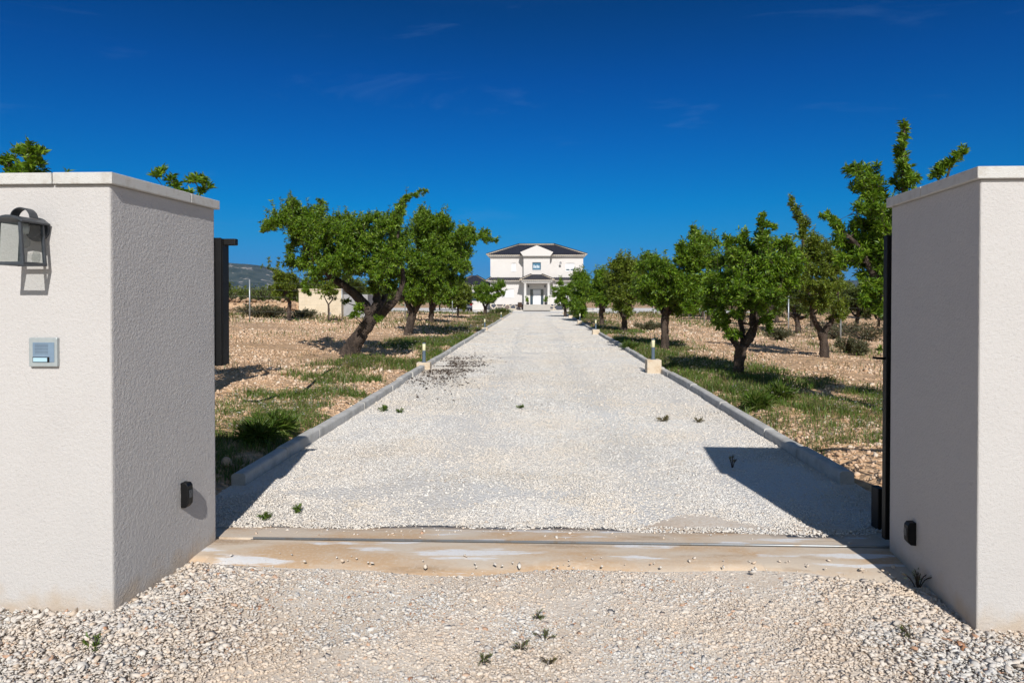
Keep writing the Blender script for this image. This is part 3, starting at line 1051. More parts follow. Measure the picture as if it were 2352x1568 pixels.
fr = MB()
for sgn in (-1, 1):
    for (yt, yl) in ((yb_, yb_), (yf_, yf_)):
        a = np.array([sgn * wt_, yt, zt])
        b = np.array([sgn * wb_, yl, zb])
        r = 0.0068
        Vv = []
        for pnt in (a, b):
            for (dx, dy) in ((-r, -r), (r, -r), (r, r), (-r, r)):
                Vv.append((pnt[0] + dx, pnt[1] + dy, pnt[2]))
        fr.add(Vv, [(0, 1, 5, 4), (1, 2, 6, 5), (2, 3, 7, 6), (3, 0, 4, 7), (3, 2, 1, 0), (4, 5, 6, 7)])
    x = sgn * wb_
    fr.box(x - 0.0075, x + 0.0075, yf_ + 0.0075, yb_ - 0.0075, zb - 0.009, zb + 0.006)
fr.box(-wb_ - 0.0077, wb_ + 0.0077, yf_ - 0.0077, yf_ + 0.0072, zb - 0.0095, zb + 0.0062)
fr.box(-wb_ - 0.0077, wb_ + 0.0077, yb_ - 0.0072, yb_ + 0.0077, zb - 0.0095, zb + 0.0062)
fr.build('lantern_frame', M['lamp_metal'], t, 0.0015)
# arched hood: a shallow barrel over the glass
hd = MB()
arc_o, arc_i = [], []
for k in range(17):
    u = -1 + 2 * k / 16
    arc_o.append((u * 0.073, 0.026 + 0.026 * (1 - u * u)))
    arc_i.append((u * 0.071, 0.018 + 0.024 * (1 - u * u)))
for k in range(16):
    hd.xprism([arc_i[k], arc_i[k + 1], arc_o[k + 1], arc_o[k]], yf_ - 0.014, -0.0165)
hd.build('hood', M['lamp_metal'], t)
# ring handle: a flat band
hb = MB()
for k in range(20):
    a0 = math.pi * k / 20
    a1 = math.pi * (k + 1) / 20
    ro, ri = 0.051, 0.047
    zc = 0.046
    hb.xprism([(ri * math.cos(a0), zc + ri * math.sin(a0)), (ro * math.cos(a0), zc + ro * math.sin(a0)),
               (ro * math.cos(a1), zc + ro * math.sin(a1)), (ri * math.cos(a1), zc + ri * math.sin(a1))], -0.125, -0.070)
hb.build('ring_handle', M['lamp_metal'], t)
# panes
gp = MB()
gp.add([(-wt_, yf_, zt), (wt_, yf_, zt), (wb_, yf_, zb), (-wb_, yf_, zb)], [(0, 3, 2, 1)])
gp.build('glass_pane', M['glass'], t)
for sgn in (-1, 1):
    MB().add([(sgn * wt_, yf_, zt), (sgn * wt_, yb_, zt), (sgn * wb_, yb_, zb), (sgn * wb_, yf_, zb)], [(0, 1, 2, 3)]).build('glass_pane', M['glass'], t)
MB().lathe((0, -0.095, -0.020), [(0.006, 0.045), (0.021, 0.043), (0.021, 0.010), (0.016, -0.008), (0.002, -0.010)], 16).build('bulb_socket', M['alu'], t)
MB().lathe((0, -0.095, -0.030), [(0.002, 0.0), (0.012, -0.006), (0.020, -0.022), (0.024, -0.040), (0.021, -0.056), (0.012, -0.066), (0.002, -0.068)], 20).build('bulb', M['glass'], t)

# photocells on the inner faces
for (a, b, px, pya, pyb, sgn, lab) in ((L0, L1, 420, 1106, 1164, 1, 'small black gate sensor on the sunlit inner wall face'),
                                       (R0, R1, 2101, 1197, 1250, -1, 'small black gate sensor on the shaded inner wall face')):
    p = on_line(px, (pya + pyb) / 2, a, b)
    pa = on_line(px, pya, a, b)
    pb = on_line(px, pyb, a, b)
    d = (b - a) / np.linalg.norm(b - a)
    ang = math.atan2(d[0], d[1])
    hh = (pa[2] - pb[2]) / 2
    t = thing('gate_sensor', lab, 'gate sensor', (p[0], p[1], p[2]), -ang, 'sensors facing each other across the gateway')
    s = sgn
    q = [(0, -hh), (0.030 * s, -hh + 0.002), (0.047 * s, -hh + 0.022), (0.050 * s, 0.0), (0.047 * s, hh - 0.020), (0.036 * s, hh - 0.003), (0, hh)]
    MB().xprism(q if s > 0 else q[::-1], -0.026, 0.026).build('sensor_housing', M['dark_metal'], t, 0.003)
    MB().box(min(0, -0.003 * s), max(0, -0.003 * s), -0.029, 0.029, -hh - 0.004, hh + 0.004).build('sensor_plate', M['dark_metal'], t)
    xl = sorted((0.044 * s, 0.0515 * s))
    MB().box(xl[0], xl[1], -0.015, 0.015, -0.015, 0.03).build('sensor_lens', M['lamp_metal'], t)

# gate catch behind the left wall
Yc = 4.305
xa = at(492, 700, Yc)[0]
xb = at(508, 700, Yc)[0]
xc = at(526, 700, Yc + 0.10)[0]
ztop = at(510, 546, Yc)[2]
zbot = at(510, 840, Yc)[2]
t = thing('gate_catch', 'black steel channel with a short arm on the left gate wall', 'gate catch', (0, 0, 0))
MB().box(xa - 0.04, xb, Yc, Yc + 0.012, zbot, ztop).build('mounting_plate', M['dark_metal'], t, 0.002)
mb = MB()
mb.box(xb - 0.012, xb + 0.004, Yc + 0.0125, Yc + 0.055, zbot, ztop - 0.004)
mb.box(xb + 0.0045, xc, Yc + 0.016, Yc + 0.024, zbot + 0.004, ztop - 0.03)
mb.box(xc - 0.004, xc, Yc + 0.0245, Yc + 0.10, zbot + 0.004, ztop - 0.03)
mb.build('channel', M['dark_metal'], t, 0.002)
xe = at(545, 555, Yc + 0.06)[0]
za = at(530, 549, Yc + 0.06)[2]
zb2 = at(530, 564, Yc + 0.06)[2]
MB().box(xc - 0.05, xe, Yc + 0.03, Yc + 0.075, zb2, za).build('catch_arm', M['dark_metal'], t, 0.005)
MB().lathe((xc - 0.028, Yc + 0.02, za - 0.03), [(0.008, 0), (0.008, 0.014), (0.003, 0.016)], 6).build('bolt', M['steel'], t)

# sliding gate, pushed back behind the right wall
Yg = 4.345
xg = at(2031, 900, Yg)[0]
t = thing('sliding_gate', 'black metal sliding gate slid open behind the right wall', 'gate', (xg, Yg, 0))
GW = 4.1
zt_ = at(2031, 541, Yg)[2]
mb = MB()
mb.box(0, 0.05, -0.022, 0.022, 0.075, zt_)
mb.box(GW - 0.05, GW, -0.022, 0.022, 0.075, zt_)
mb.box(0.0505, GW - 0.0505, -0.022, 0.022, 0.075, 0.155)
mb.box(0.0505, GW - 0.0505, -0.02, 0.02, zt_ - 0.05, zt_ - 0.001)
mb.box(0.0505, GW - 0.0505, -0.02, 0.02, 0.90, 0.95)
mb.build('gate_frame', M['dark_metal'], t, 0.003)
MB().box(0.051, GW - 0.051, -0.005, 0.005, 0.1555, 0.8995).build('lower_panel', M['dark_metal'], t)
for k in range(27):
    x = 0.05 + (GW - 0.1) * (k + 1) / 28
    MB().box(x - 0.008, x + 0.008, -0.008, 0.008, 0.9505, zt_ - 0.0505).build('gate_bar', M['dark_metal'], t)
for x in (0.4, GW - 0.4):
    MB().xprism([(x + 0.05 * math.cos(2 * math.pi * k / 20), 0.066 + 0.045 * math.sin(2 * math.pi * k / 20)) for k in range(20)], -0.018, 0.018).build('gate_wheel', M['steel'], t)
mb = MB()
hk = at(2005, 823, Yg)
mb.tube([(0.0, 0, hk[2]), (-0.045, 0, hk[2] + 0.002), (hk[0] - xg, 0, hk[2] + 0.006)], 0.008, 8)
mb.build('latch_hook', M['dark_metal'], t)
p = gnd(2024, 1220)
MB().box(p[0] - xg - 0.022, p[0] - xg + 0.030, p[1] - Yg, p[1] - Yg + 0.10, 0.006, 0.29).build('roller_box', M['dark_metal'], t, 0.006)


# ------------------------------------------------------------------ bollard lights
def bollard(x, y, label, block_h=0.24):
    t = thing('bollard_light', label, 'bollard light', (x, y, 0), random.uniform(-0.05, 0.05), 'bollard lights along the driveway')
    MB().box(-0.15, 0.15, -0.15, 0.15, -0.05, block_h).build('footing', M['footing'], t, 0.014)
    z = block_h
    MB().lathe((0, 0, z), [(0.058, 0.0), (0.058, 0.010), (0.046, 0.016), (0.035, 0.020), (0.034, 0.255)], 20).build('post', M['bollard_post'], t)
    MB().lathe((0, 0, z + 0.256), [(0.033, 0.0), (0.036, 0.004), (0.036, 0.148), (0.033, 0.152)], 20).build('lamp_lens', M['bollard_lens'], t)
    MB().lathe((0, 0, z + 0.409), [(0.038, 0.0), (0.038, 0.014), (0.030, 0.024), (0.004, 0.027)], 20).build('lamp_cap', M['bollard_post'], t)


ordl = ['nearest', 'second', 'third', 'farthest']
for i, y in enumerate(BL_L):
    bollard(kerb_x(-1, y) - (0.04 if i == 0 else 0.08), y, ['bollard light on a concrete block beside the leaning almond tree', 'bollard light second along the left kerb from the gate',
            'bollard light third along the left kerb from the gate', 'bollard light at the house end of the left kerb'][i], 0.14 if i else 0.16)
for i, y in enumerate(BL_R):
    bollard(kerb_x(1, y) - 0.15 + (0.0 if i == 0 else 0.04), y, ['bollard light on the tallest pale concrete block at the right kerb', 'bollard light second along the right kerb from the gate',
            'bollard light third along the right kerb from the gate', 'bollard light fourth along the right kerb from the gate', 'bollard light at the house end of the right kerb'][i], 0.285 if i == 0 else 0.22)


# ------------------------------------------------------------------ trees
def leaf_mesh(P, D, length, width, r):
    n = len(P)
    up = r.normal(0, 1, (n, 3)) + np.array([0, 0, 0.9])
    s = np.cross(D, up)
    s /= np.linalg.norm(s, axis=1, keepdims=True) + 1e-9
    nn = np.cross(s, D)
    V = np.zeros((n, 4, 3))
    V[:, 0] = P
    mid = P + D * (length * 0.45)[:, None]
    V[:, 1] = mid + s * (width * 0.5)[:, None] + nn * (width * 0.22)[:, None]
    V[:, 2] = P + D * length[:, None] - nn * (length * 0.14)[:, None]
    V[:, 3] = mid - s * (width * 0.5)[:, None] + nn * (width * 0.22)[:, None]
    Fa = (np.array([(0, 1, 2), (0, 2, 3)])[None] + (np.arange(n) * 4)[:, None, None]).reshape(-1, 3)
    return V.reshape(-1, 3), Fa


def clump_leaves(C, R, r, leaf_len, dens, centre, up_bias=0.55):
    """Shoots through one clump, set with narrow leaves; returns leaf bases, directions and the shoots."""
    nl = max(26, int(2.2 * dens * R * R / (leaf_len / 0.085) ** 2))
    nt = max(3, int(nl / 26))
    o = r.normal(0, 1, (nt, 3))
    o /= np.linalg.norm(o, axis=1, keepdims=True) + 1e-9
    o *= (r.random((nt, 1)) ** 0.5) * R * 0.62
    O = C + o
    out = (C - centre)
    out = out / (np.linalg.norm(out) + 1e-6)
    T = out * 0.5 + np.array([0, 0, up_bias]) + r.normal(0, 0.62, (nt, 3)) + o / (R + 1e-6) * 0.5
    T /= np.linalg.norm(T, axis=1, keepdims=True)
    LN = R * r.uniform(0.6, 1.25, nt)
    ti = r.integers(0, nt, nl)
    u = r.random(nl)
    P = O[ti] + T[ti] * ((u - 0.25) * LN[ti])[:, None]
    rad = r.normal(0, 1, (nl, 3))
    rad -= T[ti] * np.sum(rad * T[ti], 1, keepdims=True)
    rad /= np.linalg.norm(rad, axis=1, keepdims=True) + 1e-9
    D = T[ti] * r.uniform(0.25, 0.9, (nl, 1)) + rad * 0.85 + np.array([0, 0, -0.12])
    D /= np.linalg.norm(D, axis=1, keepdims=True)
    return P, D, O, T, LN


def make_tree(name, label, base, trunk, limbs, clumps, seed, lm, leaf_len=0.085, dens=7200, group=None, root_rot=0, twigs=True, cat='tree', leaf_w=0.30):
    """trunk: [(point, radius)]; limbs: lists of the same; clumps: [(centre, radius)]; all world coordinates."""
    r = np.random.default_rng(seed)
    base = np.array(base, float)
    t = thing(name, label, cat, tuple(base), root_rot, group)
    wood = MB()

    def add_limb(lst, n, sides, gnarl):
        rows = [list(np.array(p, float) - base) + [rr] for p, rr in lst]
        sp = np.array(spline(rows, n))
        sp[1:-1, :3] += r.normal(0, gnarl, (len(sp) - 2, 3)) * sp[1:-1, 3:4]
        V, Fs = tube(sp[:, :3], np.maximum(sp[:, 3] * (1 + r.normal(0, 0.05, len(sp))), 0.004), sides)
        V = np.array(V)
        ax = np.repeat(sp[:, :3], sides, 0)
        bump = 1 + 0.16 * (vnoise(V[:, 0] * 9 + V[:, 2] * 3, V[:, 1] * 9 + V[:, 2] * 5, 1.0, seed) - 0.5) * 2
        V = ax + (V - ax) * bump[:, None]
        wood.add(V, Fs, True)
        return sp

    nodes = []
    tr = add_limb(trunk, 6, 14, 0.05)
    nodes += [tuple(x) for x in tr[len(tr) // 2:]]
    C = np.array([np.array(c[0], float) - base for c in clumps])
    Rr = np.array([c[1] for c in clumps])
    for lb in limbs:
        sp = add_limb(lb, 5, 10, 0.12)
        nodes += [tuple(x) for x in sp[1:]]
    if not limbs:
        fork = tr[-1]
        k = min(5, len(C))
        sel = [int(r.integers(len(C)))]
        for _ in range(k - 1):
            dd = np.min(np.linalg.norm(C[:, None] - C[sel][None], axis=2), 1)
            sel.append(int(np.argmax(dd)))
        asg = np.argmin(np.linalg.norm(C[:, None] - C[sel][None], axis=2), 1)
        for q in range(k):
            tgt = C[asg == q].mean(0)
            tgt = fork[:3] + (tgt - fork[:3]) * 0.85
            mid = fork[:3] * 0.5 + tgt * 0.5 + r.normal(0, 0.1, 3) + np.array([0, 0, -0.06])
            rows = [(fork[:3] + base - np.array([0, 0, 0.05]), fork[3] * 0.8), (mid + base, fork[3] * 0.48), (tgt + base, fork[3] * 0.22)]
            sp = add_limb(rows, 5, 8, 0.12)
            nodes += [tuple(x) for x in sp[1:]]
    NP = np.array(nodes)
    cen = np.average(C, axis=0, weights=Rr ** 2)
    AP, AD = [], []
    near_first = np.argsort(np.min(np.linalg.norm(C[:, None] - NP[None, :, :3], axis=2), 1))
    C, Rr = C[near_first], Rr[near_first]
    for c, R in zip(C, Rr):
        dd = np.linalg.norm(NP[:, :3] - c, axis=1) + 1.2 * np.clip(NP[:, 2] - c[2], 0, None)
        nd = NP[int(np.argmin(dd))]
        dist = np.linalg.norm(c - nd[:3])
        if dist > 0.06:
            mid = (c + nd[:3]) / 2 + r.normal(0, 0.08 * dist, 3) - np.array([0, 0, 0.06 * dist])
            r0 = min(nd[3] * 0.6, 0.012 + 0.02 * dist)
            rows = np.array(spline([list(nd[:3]) + [r0], list(mid) + [r0 * 0.65], list(c) + [0.006]], 3))
            V, Fs = tube(rows[:, :3], rows[:, 3], 5)
            wood.add(V, Fs, True)
            if R > 0.10:
                NP = np.vstack([NP, rows[3:5], rows[-1:]])
            else:
                NP = np.vstack([NP, rows[-1:]])
        P, D, O, T, LN = clump_leaves(c, R, r, leaf_len, dens, cen)
        AP.append(P)
        AD.append(D)
        if twigs:
            for q in range(len(O)):
                V, Fs = tube([O[q] - T[q] * LN[q] * 0.3, O[q] + T[q] * LN[q] * 0.25, O[q] + T[q] * LN[q] * 0.75], [0.006, 0.005, 0.002], 3, False)
                wood.add(V, Fs, True)
    # leafy shoots standing out of the crown
    for c, R in zip(C, Rr):
        if c[2] < cen[2] - 0.3 * Rr.max() or r.random() > 0.75 or R < 0.12:
            continue
        for _ in range(2 if R > 0.25 else 1):
            out = (c - cen) / (np.linalg.norm(c - cen) + 1e-6)
            td = out * r.uniform(0.3, 1.0) + np.array([0, 0, r.uniform(0.5, 1.2)]) + r.normal(0, 0.3, 3)
            td /= np.linalg.norm(td)
            L_ = min(R * r.uniform(1.3, 1.9), 0.62)
            ns_ = max(12, int(46 * (L_ / 0.5) * (0.085 / leaf_len)))
            u = r.random(ns_)
            bend = np.array([0, 0, 0.25 * L_])
            pts = c + td * (u * L_)[:, None] + bend * (u * u)[:, None]
            rad = r.normal(0, 1, (ns_, 3))
            rad -= td * (rad @ td)[:, None]
            rad /= np.linalg.norm(rad, axis=1, keepdims=True) + 1e-9
            d_ = rad * 0.9 + td * r.uniform(0.2, 0.9, (ns_, 1))
            AP.append(pts)
            AD.append(d_ / np.linalg.norm(d_, axis=1, keepdims=True))
            if twigs:
                V, Fs = tube([c, c + td * L_ * .5 + bend * .25, c + td * L_ + bend], [0.008, 0.005, 0.002], 4, False)
                wood.add(V, Fs, True)
    P = np.concatenate(AP)
    D = np.concatenate(AD)
    ln = leaf_len * r.uniform(0.6, 1.25, len(P))
    V, Fa = leaf_mesh(P, D, ln, ln * leaf_w * r.uniform(0.8, 1.2, len(P)), r)
    wood.build('trunk', M['bark'], t)
    mesh_np('crown', V, Fa, lm, t)
    return t


def pic_tree(name, label, conv, Y, base, trunk, limbs, clumps, seed, lm, leaf_len=0.085, dens=7200, depth=1.0, double=0.22, zb=None, group=None, rscale=1.0, extra=None, cat='tree', leaf_w=0.30):
    """Clump positions measured on the photograph, set at the tree's distance and spread through its depth."""
    r = np.random.default_rng(seed + 500)
    bp = conv(*base)
    b = at(bp[0], bp[1], Y)
    b[2] = float(gz(b[0], b[1])) - 0.05 if zb is None else zb

    def W3(x, y, dy=0.0):
        p = conv(x, y)
        return at(p[0], p[1], Y + dy)
    k = conv(1, 0)[0] - conv(0, 0)[0]
    s = k * Y / F
    xs = np.array([c[0] for c in clumps])
    cx, hw = (xs.min() + xs.max()) / 2, (xs.max() - xs.min()) / 2 + 1e-6
    more = []
    for (xa_, ya_, Ra_), (xb_, yb2, Rb_) in zip(clumps[:-1], clumps[1:]):
        d_ = math.hypot(xa_ - xb_, ya_ - yb2)
        if 0.7 * max(Ra_, Rb_) < d_ < 1.5 * (Ra_ + Rb_):
            more.append(((xa_ + xb_) / 2, (ya_ + yb2) / 2, 0.45 * (Ra_ + Rb_)))
    clumps = list(clumps) + more
    cl = []
    for (x, y, R) in clumps:
        rr = R * s * rscale * 0.98
        lim = depth * math.sqrt(max(0.12, 1 - ((x - cx) / hw) ** 2))
        if rr > double:
            for sg in (-1, 1):
                cl.append((W3(x + r.normal(0, R * 0.2), y + r.normal(0, R * 0.2), sg * r.uniform(0.15, 1.0) * lim), rr * r.uniform(0.85, 1.1)))
        else:
            cl.append((W3(x, y, r.uniform(-0.6, 0.6) * lim), rr))
    if extra:
        cl += extra
    tk = [(b, trunk[0][2])] + [(W3(x, y, (dd[0] if dd else 0)), rr) for (x, y, rr, *dd) in trunk[1:]]
    lb = [[(W3(x, y, (dd[0] if dd else 0)), rr) for (x, y, rr, *dd) in l] for l in limbs]
    return make_tree(name, label, b, tk, lb, cl, seed, lm, leaf_len, dens, group, leaf_w=leaf_w)


z3 = lambda x, y: (496 + x * .328, 404 + y * .328)
z2 = lambda x, y: (1029 + x * .1758, 514.5 + y * .1758)
z4 = lambda x, y: (1249.5 + x * .34376, 459.4 + y * .34376)
z5 = lambda x, y: (1745.6 + x * .422, 257 + y * .422)
z1 = lambda x, y: (x * .41016, 275.6 + y * .41016)
z6 = lambda x, y: (532.9 + x * .1172, 588 + y * .1172)     # crop of the far field on the left

pic_tree('almond_tree', 'large almond tree leaning over to the right on a thick tilted trunk', z3, 16.4, (915, 1300),
         [(915, 1300, .24), (950, 1220, .205), (1010, 1110, .17), (1075, 1020, .16), (1110, 965, .165)],
         [[(1100, 985, .13), (1030, 890, .115), (930, 790, .10), (800, 700, .085), (720, 610, .05, -.2), (600, 470, .03, -.2)],
          [(1110, 970, .12), (1125, 860, .10, .2), (1100, 720, .08, .4), (1010, 560, .05, .5), (960, 420, .03, .5)],
          [(1120, 980, .12), (1190, 930, .10, -.2), (1270, 850, .075, -.35), (1310, 690, .05, -.3), (1270, 480, .035, -.1), (1300, 250, .02)],
          [(1125, 950, .09), (1180, 850, .07, .5), (1200, 700, .05, .9), (1160, 560, .03, .9)]],
         [(380, 350, 50), (340, 385, 35), (450, 330, 75), (540, 260, 70), (535, 190, 38), (560, 350, 85), (640, 270, 50), (730, 195, 32), (740, 255, 45), (690, 340, 85), (600, 430, 85),
          (520, 520, 50), (540, 620, 60), (640, 600, 75), (700, 480, 95), (800, 400, 95), (860, 320, 60), (940, 310, 50), (900, 450, 105), (1010, 380, 85), (1060, 320, 50), (1130, 290, 42),
          (1010, 500, 105), (1130, 430, 100), (1220, 340, 75), (1280, 280, 55), (1290, 220, 45), (1330, 160, 36), (1400, 135, 28), (1460, 110, 24), (800, 570, 95), (720, 690, 75), (900, 600, 105),
          (1020, 640, 100), (1150, 570, 100), (1150, 700, 90), (1260, 480, 85), (1240, 620, 80), (1230, 770, 65), (1100, 770, 55), (620, 750, 38), (640, 820, 30), (1010, 930, 40), (960, 980, 34),
          (1120, 990, 36), (905, 885, 32), (830, 620, 80), (950, 520, 90)], 1, M['leaf'], 0.085, 5600, 1.5)
pic_tree('almond_tree', 'almond tree behind the leaning one, its long branch pointing at the house', z3, 26.5, (1345, 1125),
         [(1345, 1125, .2), (1355, 1060, .165), (1375, 985, .155), (1385, 940, .16)],
         [[(1385, 955, .12), (1340, 890, .1), (1310, 800, .07), (1380, 620, .05, .3), (1430, 420, .03, .3)],
          [(1385, 955, .12), (1450, 860, .09, -.2), (1560, 720, .07, -.2), (1640, 560, .05), (1720, 440, .03), (1850, 440, .02)],
          [(1390, 950, .1), (1420, 820, .08, .4), (1500, 600, .05, .5), (1520, 400, .03, .4)]],
         [(1440, 260, 40), (1440, 340, 75), (1510, 320, 65), (1600, 330, 55), (1640, 350, 36), (1560, 420, 105), (1430, 450, 100), (1700, 430, 75), (1780, 380, 40), (1800, 440, 45), (1890, 400, 34),
          (1880, 450, 34), (1960, 455, 26), (1650, 520, 105), (1500, 550, 105), (1740, 540, 65), (1380, 560, 85), (1560, 660, 105), (1420, 690, 95), (1680, 650, 85), (1760, 640, 42), (1620, 760, 80),
          (1480, 790, 80), (1360, 800, 75), (1400, 880, 50), (1710, 735, 45), (1300, 700, 65), (1560, 780, 70), (1250, 560, 70), (1300, 430, 70)], 2, M['leaf'], 0.115, 5200, 1.6)
pic_tree('almond_tree', 'almond tree half hidden by the two big left ones, fork at knee height', z3, 38, (1510, 1050),
         [(1510, 1050, .19), (1508, 990, .155), (1512, 920, .15)], [],
         [(1500, 850, 60), (1570, 830, 70), (1640, 800, 70), (1440, 790, 80), (1560, 740, 90), (1620, 720, 60), (1480, 700, 80), (1400, 720, 60), (1540, 640, 60)], 3, M['leaf'], 0.15, 4200, 1.5)
pic_tree('almond_tree', 'small olive green almond tree on a thin pale trunk left of the drive', z3, 47, (1695, 1015),
         [(1695, 1015, .09), (1694, 960, .075), (1698, 915, .07)], [],
         [(1700, 860, 70), (1640, 870, 60), (1755, 860, 55), (1690, 810, 70), (1750, 800, 50), (1640, 800, 60), (1720, 900, 45)], 4, M['leaf_olive'], 0.17, 4300, 1.2)
pic_tree('almond_tree', 'young almond tree standing before the left end of the villa', z2, 63, (490, 1165),
         [(490, 1165, .2), (487, 1120, .15), (488, 1085, .16)],
         [[(488, 1095, .1), (455, 1040, .08), (420, 970, .05), (400, 880, .03)], [(488, 1095, .1), (530, 1030, .08), (600, 960, .05), (660, 840, .03)]],
         [(380, 870, 60), (450, 860, 70), (560, 860, 45), (640, 850, 60), (685, 790, 50), (740, 800, 26), (660, 760, 28), (705, 910, 40), (620, 940, 55), (520, 960, 65), (400, 960, 55), (470, 930, 70), (345, 930, 40),
          (570, 1000, 50), (455, 1000, 45)], 5, M['leaf'], 0.2, 3800, 1.0)

pic_tree('almond_tree', 'upright almond tree with a forked dark trunk right of the drive', z4, 13.2, (1303, 1190),
         [(1303, 1190, .12), (1305, 1120, .10), (1310, 1040, .098), (1312, 975, .11)],
         [[(1308, 985, .08), (1270, 945, .065), (1235, 895, .055), (1190, 800, .045, .1), (1150, 680, .03, .2)],
          [(1315, 985, .095), (1370, 930, .085), (1400, 850, .08), (1400, 740, .07, -.1), (1385, 620, .05, -.1), (1420, 400, .03, -.1), (1465, 180, .015)],
          [(1400, 840, .06), (1480, 770, .05, -.3), (1560, 640, .04, -.4), (1610, 430, .02, -.4)],
          [(1340, 960, .06), (1320, 850, .055, .4), (1300, 650, .04, .6), (1280, 420, .02, .6)]],
         [(1465, 110, 32), (1460, 180, 38), (1520, 180, 34), (1450, 260, 52), (1460, 330, 62), (1340, 235, 38), (1345, 300, 52), (1230, 260, 34), (1250, 330, 52), (1290, 400, 75), (1400, 350, 72), (1560, 320, 62),
          (1620, 285, 38), (1620, 360, 62), (1680, 380, 42), (1200, 430, 60), (1380, 450, 95), (1500, 440, 95), (1610, 450, 85), (1690, 470, 42), (1160, 540, 75), (1270, 520, 85), (1420, 560, 105), (1560, 560, 95),
          (1660, 560, 52), (1150, 640, 75), (1100, 700, 52), (1260, 640, 85), (1380, 680, 80), (1500, 680, 90), (1590, 640, 60), (1180, 750, 60), (1170, 825, 42), (1290, 760, 55), (1480, 780, 55), (1500, 840, 34),
          (1262, 912, 38), (1300, 905, 30), (1220, 840, 40)], 6, M['leaf'], 0.085, 6200, 1.15, rscale=1.06)
pic_tree('almond_tree', 'almond tree with a wide crown behind the second bollard on the right', z4, 21, (806, 995),
         [(806, 995, .15), (812, 920, .118), (808, 840, .112), (812, 760, .115)],
         [[(810, 775, .1), (770, 690, .07), (730, 560, .04)], [(812, 775, .1), (870, 690, .08, .2), (960, 560, .05, .3), (1010, 340, .03, .3)], [(812, 770, .08), (830, 640, .05, -.4), (820, 500, .03, -.5)]],
         [(1000, 210, 32), (1010, 260, 45), (1060, 310, 55), (1130, 290, 40), (1000, 340, 65), (920, 410, 52), (1080, 390, 75), (970, 440, 75), (1130, 420, 55), (700, 390, 40), (720, 430, 55), (780, 440, 52), (660, 450, 42),
          (830, 490, 52), (880, 500, 65), (740, 520, 75), (1000, 540, 85), (900, 580, 85), (800, 590, 75), (700, 590, 75), (1050, 620, 75), (960, 680, 75), (860, 680, 65), (760, 670, 50), (690, 650, 50), (900, 740, 42),
          (1000, 720, 45), (1090, 540, 55), (850, 740, 30), (930, 330, 45)], 7, M['leaf'], 0.10, 5200, 1.2, rscale=1.16)
pic_tree('almond_tree', 'almond tree with a yellowish top third in the right row', z4, 30.5, (530, 888),
         [(530, 888, .16), (538, 830, .125), (535, 780, .12)],
         [[(535, 795, .1), (505, 710, .08), (510, 560, .04)], [(537, 795, .1), (570, 720, .08), (590, 600, .04)]],
         [(450, 455, 32), (510, 420, 36), (500, 460, 46), (560, 440, 46), (620, 460, 46), (640, 520, 55), (460, 530, 55), (540, 530, 65), (600, 580, 55), (480, 610, 55), (560, 640, 65), (450, 640, 40), (520, 715, 42),
          (560, 750, 34), (640, 620, 45)], 8, M['leaf_olive'], 0.13, 5000, 1.1, rscale=1.14)
pic_tree('almond_tree', 'short almond tree with a round crown, fourth along the right row', z4, 37.5, (388, 848),
         [(388, 848, .16), (385, 800, .125), (380, 750, .12)], [],
         [(370, 500, 32), (400, 510, 36), (350, 560, 45), (430, 560, 36), (390, 600, 55), (340, 640, 46), (420, 650, 38), (370, 690, 40), (310, 600, 36), (400, 690, 36)], 9, M['leaf'], 0.15, 4600, 1.1, rscale=1.16)
pic_tree('almond_tree', 'dense low almond tree between the third and fourth bollards on the right', z4, 47, (248, 790),
         [(248, 790, .16), (248, 765, .13), (246, 735, .13)], [],
         [(255, 500, 24), (210, 530, 30), (280, 530, 38), (240, 590, 46), (290, 620, 42), (210, 640, 38), (230, 710, 45), (260, 740, 30), (215, 720, 36), (250, 660, 46)], 10, M['leaf'], 0.17, 4200, 1.1, rscale=1.16)
pic_tree('almond_tree', 'pale green almond tree spreading before the right end of the villa', z4, 58, (140, 765),
         [(140, 765, .14), (142, 745, .12), (142, 715, .12)], [],
         [(120, 560, 28), (75, 640, 26), (150, 600, 38), (185, 560, 38), (110, 650, 38), (170, 690, 38), (140, 710, 24), (70, 600, 20), (180, 640, 36), (120, 610, 34), (95, 690, 24)], 11, M['leaf'], 0.2, 3800, 1.1)
bR0 = [(np.array([4.9 + dx, 9.3 + dy, z]), rr) for dx, dy, z, rr in ((.6, .2, 2.2, .4), (1.0, -.3, 2.1, .42), (.3, .7, 2.7, .4), (.9, .9, 2.3, .36), (.5, -.5, 2.4, .32), (-.2, .7, 2.3, .36))]
